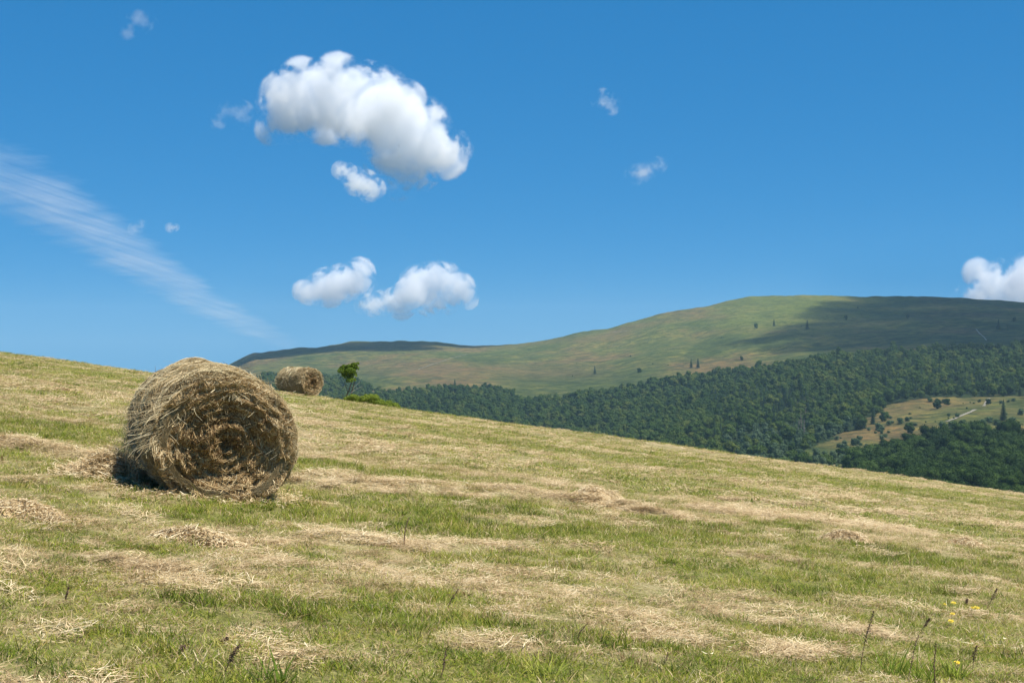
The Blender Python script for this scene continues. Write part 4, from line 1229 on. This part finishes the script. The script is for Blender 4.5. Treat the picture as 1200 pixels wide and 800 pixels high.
def cirrus():
    """long fibrous streak: a closed slab of thin ice vapour, 10 km away"""
    D = 10000.0; m = D / F
    p0 = np.array([-60., 185.]); p1 = np.array([374., 416.])
    d = p1 - p0; Ln = np.linalg.norm(d) * m; ang = math.atan2(-(d[1]), d[0])
    c = (p0 + p1) / 2
    import bmesh
    bm = bmesh.new(); bmesh.ops.create_icosphere(bm, subdivisions=4, radius=1.0)
    for v in bm.verts: v.co = Vector((v.co.x * Ln * .56, v.co.y * 160, v.co.z * 78 * m))
    me = bpy.data.meshes.new('cirrus_cloud'); bm.to_mesh(me); bm.free()
    o = obj('cirrus_cloud', me, loc=((c[0] - 600) * m, D, (400 - c[1]) * m)); o.rotation_euler = (0, -ang, 0)
    mt, nt, out = new_mat('cirrus_vapour'); v = N(nt, 'ShaderNodeVolumePrincipled'); v.inputs['Color'].default_value = (1, 1, 1, 1)
    tc = N(nt, 'ShaderNodeTexCoord'); sp = N(nt, 'ShaderNodeSeparateXYZ'); nt.links.new(tc.outputs['Object'], sp.inputs[0])
    t = mathn(nt, 'ADD', mathn(nt, 'DIVIDE', sp.outputs[0], Ln), .5, True)       # 0 left .. 1 right tip
    # centre line wanders a little, width shrinks to the right
    wl = mathn(nt, 'ADD', mathn(nt, 'MULTIPLY', mathn(nt, 'SUBTRACT', 1, t), 44 * m), 9 * m)
    ctr = mathn(nt, 'MULTIPLY', mathn(nt, 'SINE', mathn(nt, 'MULTIPLY', t, 6.2)), 9 * m)
    dz = mathn(nt, 'SUBTRACT', sp.outputs[2], ctr)
    # fibres lie level in the sky, so stretch the texture along the level direction
    rot = N(nt, 'ShaderNodeVectorRotate'); rot.rotation_type = 'Y_AXIS'; rot.inputs['Angle'].default_value = -ang + .06
    nt.links.new(tc.outputs['Object'], rot.inputs['Vector'])
    mp = N(nt, 'ShaderNodeMapping'); mp.inputs['Scale'].default_value = (1 / (190 * m), 1 / 900, 1 / (5.5 * m)); nt.links.new(rot.outputs[0], mp.inputs[0])
    n1 = noise(nt, 1.0, 5, .6, mp.outputs[0])
    mp2 = N(nt, 'ShaderNodeMapping'); mp2.inputs['Scale'].default_value = (1 / (110 * m), 1 / 900, 1 / (40 * m)); nt.links.new(rot.outputs[0], mp2.inputs[0])
    n2 = noise(nt, 1.0, 4, .6, mp2.outputs[0])
    mp3 = N(nt, 'ShaderNodeMapping'); mp3.inputs['Scale'].default_value = (1 / (170 * m), 1 / 900, 1 / (10 * m)); nt.links.new(rot.outputs[0], mp3.inputs[0])
    n3 = noise(nt, 1.0, 6, .7, mp3.outputs[0])
    dz = mathn(nt, 'ADD', dz, mathn(nt, 'MULTIPLY', mathn(nt, 'SUBTRACT', n3, .5), mathn(nt, 'MULTIPLY', wl, 1.7)))
    q = mathn(nt, 'DIVIDE', dz, wl)
    fall = mathn(nt, 'SUBTRACT', 1, mathn(nt, 'MULTIPLY', q, q), True)
    rot4 = N(nt, 'ShaderNodeVectorRotate'); rot4.rotation_type = 'Y_AXIS'; rot4.inputs['Angle'].default_value = -ang * .35; nt.links.new(tc.outputs['Object'], rot4.inputs['Vector'])
    mp4 = N(nt, 'ShaderNodeMapping'); mp4.inputs['Scale'].default_value = (1 / (120 * m), 1 / 900, 1 / (7 * m)); nt.links.new(rot4.outputs[0], mp4.inputs[0])
    fall = mathn(nt, 'MULTIPLY', fall, ramp(nt, noise(nt, 1.0, 6, .65, mp4.outputs[0]), [(.32, .42), (.66, 1.)]))
    e = mathn(nt, 'MULTIPLY', mathn(nt, 'MULTIPLY', mathn(nt, 'POWER', fall, 1.6), ramp(nt, n1, [(.30, 0.55), (.70, 1.)])), ramp(nt, n2, [(.3, .30), (.65, 1.)]))
    tip = ramp(nt, t, [(0, 1.), (.80, 1.), (.97, 0.)])
    e = mathn(nt, 'MULTIPLY', mathn(nt, 'MULTIPLY', e, tip), .0034)
    nt.links.new(e, v.inputs['Density']); nt.links.new(v.outputs[0], out.inputs['Volume'])
    me.materials.append(mt)
    tag(o, 'long thin cirrus streak slanting down across the left of the sky', 'cloud')
    return o
cirrus()

# ------------------------------------------------------------------ sun, sky, air
SUN_EL, SUN_AZ = math.radians(63), math.radians(112)     # azimuth clockwise from +Y (ahead): sun stands to the right
sdir = Vector((math.sin(SUN_AZ) * math.cos(SUN_EL), math.cos(SUN_AZ) * math.cos(SUN_EL), math.sin(SUN_EL)))

# clouds overhead, out of the picture, whose shadows lie on the hill
def shade_cloud(targets, H, label, seed):
    """targets: (px, py, rx, ry) patches of shadow on the hillside, in metres radius"""
    import bmesh
    g = np.random.default_rng(seed); bm = bmesh.new()
    pts = []
    for (px, py, rx, ry) in targets:
        x, y, z = far_hit(px, py); t = (H - z) / sdir.z
        pts.append((x + sdir.x * t, y + sdir.y * t, H, rx, ry))
    c = np.mean(np.array([p[:3] for p in pts]), 0)
    for (x, y, z, rx, ry) in pts:
        for k in range(7):
            a = g.uniform(0, 6.28); r = g.uniform(.3, .75) if k else 0
            s = (g.uniform(.42, .62) if k else .6)
            M = Matrix.Translation((x - c[0] + rx * r * math.cos(a), y - c[1] + ry * r * math.sin(a), g.uniform(-20, 30))) @ Matrix.Diagonal((rx * s * 1.12, ry * s * 1.12, 85, 1))
            bmesh.ops.create_icosphere(bm, subdivisions=3, radius=1, matrix=M)
    me = bpy.data.meshes.new('cloud'); bm.to_mesh(me); bm.free()
    m, nt, out = new_mat('high_cloud_vapour'); v = N(nt, 'ShaderNodeVolumePrincipled'); v.inputs['Density'].default_value = .05
    v.inputs['Color'].default_value = (1, 1, 1, 1); nt.links.new(v.outputs[0], out.inputs['Volume']); me.materials.append(m)
    vol = bpy.data.volumes.new('cloud'); o = obj('cloud', vol, loc=tuple(c)); shape = bpy.data.objects.new('cloud_shape', me); shape.location = o.location
    md = o.modifiers.new('vapour', 'MESH_TO_VOLUME'); md.object = shape; md.resolution_mode = 'VOXEL_SIZE'; md.voxel_size = 14; md.density = 1.0; md.interior_band_width = 75
    vol.materials.append(m); tag(o, label, 'cloud')
shade_cloud([(1030, 360, 120, 240), (1060, 352, 130, 200), (1100, 352, 160, 200), (1150, 354, 170, 220), (1210, 360, 200, 300), (1090, 366, 170, 260), (1150, 370, 180, 260), (1100, 382, 170, 200), (1180, 390, 200, 200), (1035, 384, 120, 150), (985, 380, 85, 70), (935, 392, 80, 50), (1130, 402, 170, 120), (1070, 400, 130, 90), (1200, 404, 150, 120), (965, 402, 70, 30), (890, 397, 60, 25)], 1350,
            'broad cloud above the picture, shading the right of the mountain', 31)
shade_cloud([(400, 408, 160, 130), (450, 402, 130, 60), (500, 402, 130, 50), (350, 410, 120, 120), (545, 405, 90, 25), (310, 418, 110, 90)], 1350,
            'long cloud above the picture, shading the left end of the ridge', 32)

sun = bpy.data.lights.new('sun', 'SUN'); sun.energy = 5.0; sun.angle = math.radians(.53); sun.color = (1, .945, .84)
so = bpy.data.objects.new('sun', sun); COL.objects.link(so)
so.rotation_euler = (-sdir).to_track_quat('-Z', 'Y').to_euler(); so.location = (0, 0, 60)

w = bpy.data.worlds.new('World'); SC.world = w; w.use_nodes = True
nt = w.node_tree; nt.nodes.clear()
sky = nt.nodes.new('ShaderNodeTexSky'); sky.sky_type = 'NISHITA'; sky.sun_disc = False
sky.sun_elevation = SUN_EL; sky.sun_rotation = SUN_AZ
sky.altitude = 5000; sky.air_density = .8; sky.dust_density = .0; sky.ozone_density = 8.0
bg = nt.nodes.new('ShaderNodeBackground'); bg.inputs[1].default_value = .08
SKYFIT = [(.95, .345), (.448, 1.655), (.343, 3.15)]
wo = nt.nodes.new('ShaderNodeOutputWorld')
sp = nt.nodes.new('ShaderNodeSeparateColor'); cb = nt.nodes.new('ShaderNodeCombineColor')
nt.links.new(sky.outputs[0], sp.inputs[0])
for k, (g_, a_) in enumerate(SKYFIT):       # film response: softer contrast between zenith and horizon
    nt.links.new(mathn(nt, 'MULTIPLY', mathn(nt, 'POWER', sp.outputs[k], g_), a_), cb.inputs[k])
nt.links.new(cb.outputs[0], bg.inputs[0]); nt.links.new(bg.outputs[0], wo.inputs[0])

def haze():
    import bmesh
    bm = bmesh.new(); bmesh.ops.create_cube(bm, size=1)
    z0, z1 = -174.0, 125.0
    for v in bm.verts: v.co = Vector((v.co.x * 10160, v.co.y * 10160, (v.co.z + .5) * (z1 - z0) + z0))
    me = bpy.data.meshes.new('haze'); bm.to_mesh(me); bm.free()
    m, nt, out = new_mat('thin_air'); v = N(nt, 'ShaderNodeVolumePrincipled')
    v.inputs['Density'].default_value = .00007; v.inputs['Color'].default_value = (.50, .78, 1.0, 1); v.inputs['Anisotropy'].default_value = 0
    nt.links.new(v.outputs[0], out.inputs['Volume']); me.materials.append(m)
    o = obj('haze', me); tag(o, 'thin blue summer haze over the valley', 'haze', kind='stuff')
haze()

# ------------------------------------------------------------------ camera and render settings
cam = bpy.data.cameras.new('camera'); co = bpy.data.objects.new('camera', cam); COL.objects.link(co)
cam.sensor_width = 36; cam.lens = 36 * F / 1200; cam.clip_start = .1; cam.clip_end = 60000
co.location = (0, 0, 0); co.rotation_euler = (PI / 2, 0, 0)
SC.camera = co
SC.view_settings.view_transform = 'Standard'; SC.view_settings.look = 'None'; SC.view_settings.exposure = .55; SC.view_settings.gamma = 1
cy = SC.cycles
cy.use_denoising = True; cy.max_bounces = 24; cy.diffuse_bounces = 3; cy.glossy_bounces = 2; cy.transmission_bounces = 4; cy.volume_bounces = 24; cy.transparent_max_bounces = 8
cy.volume_max_steps = 256; cy.use_adaptive_sampling = True; cy.adaptive_threshold = .01
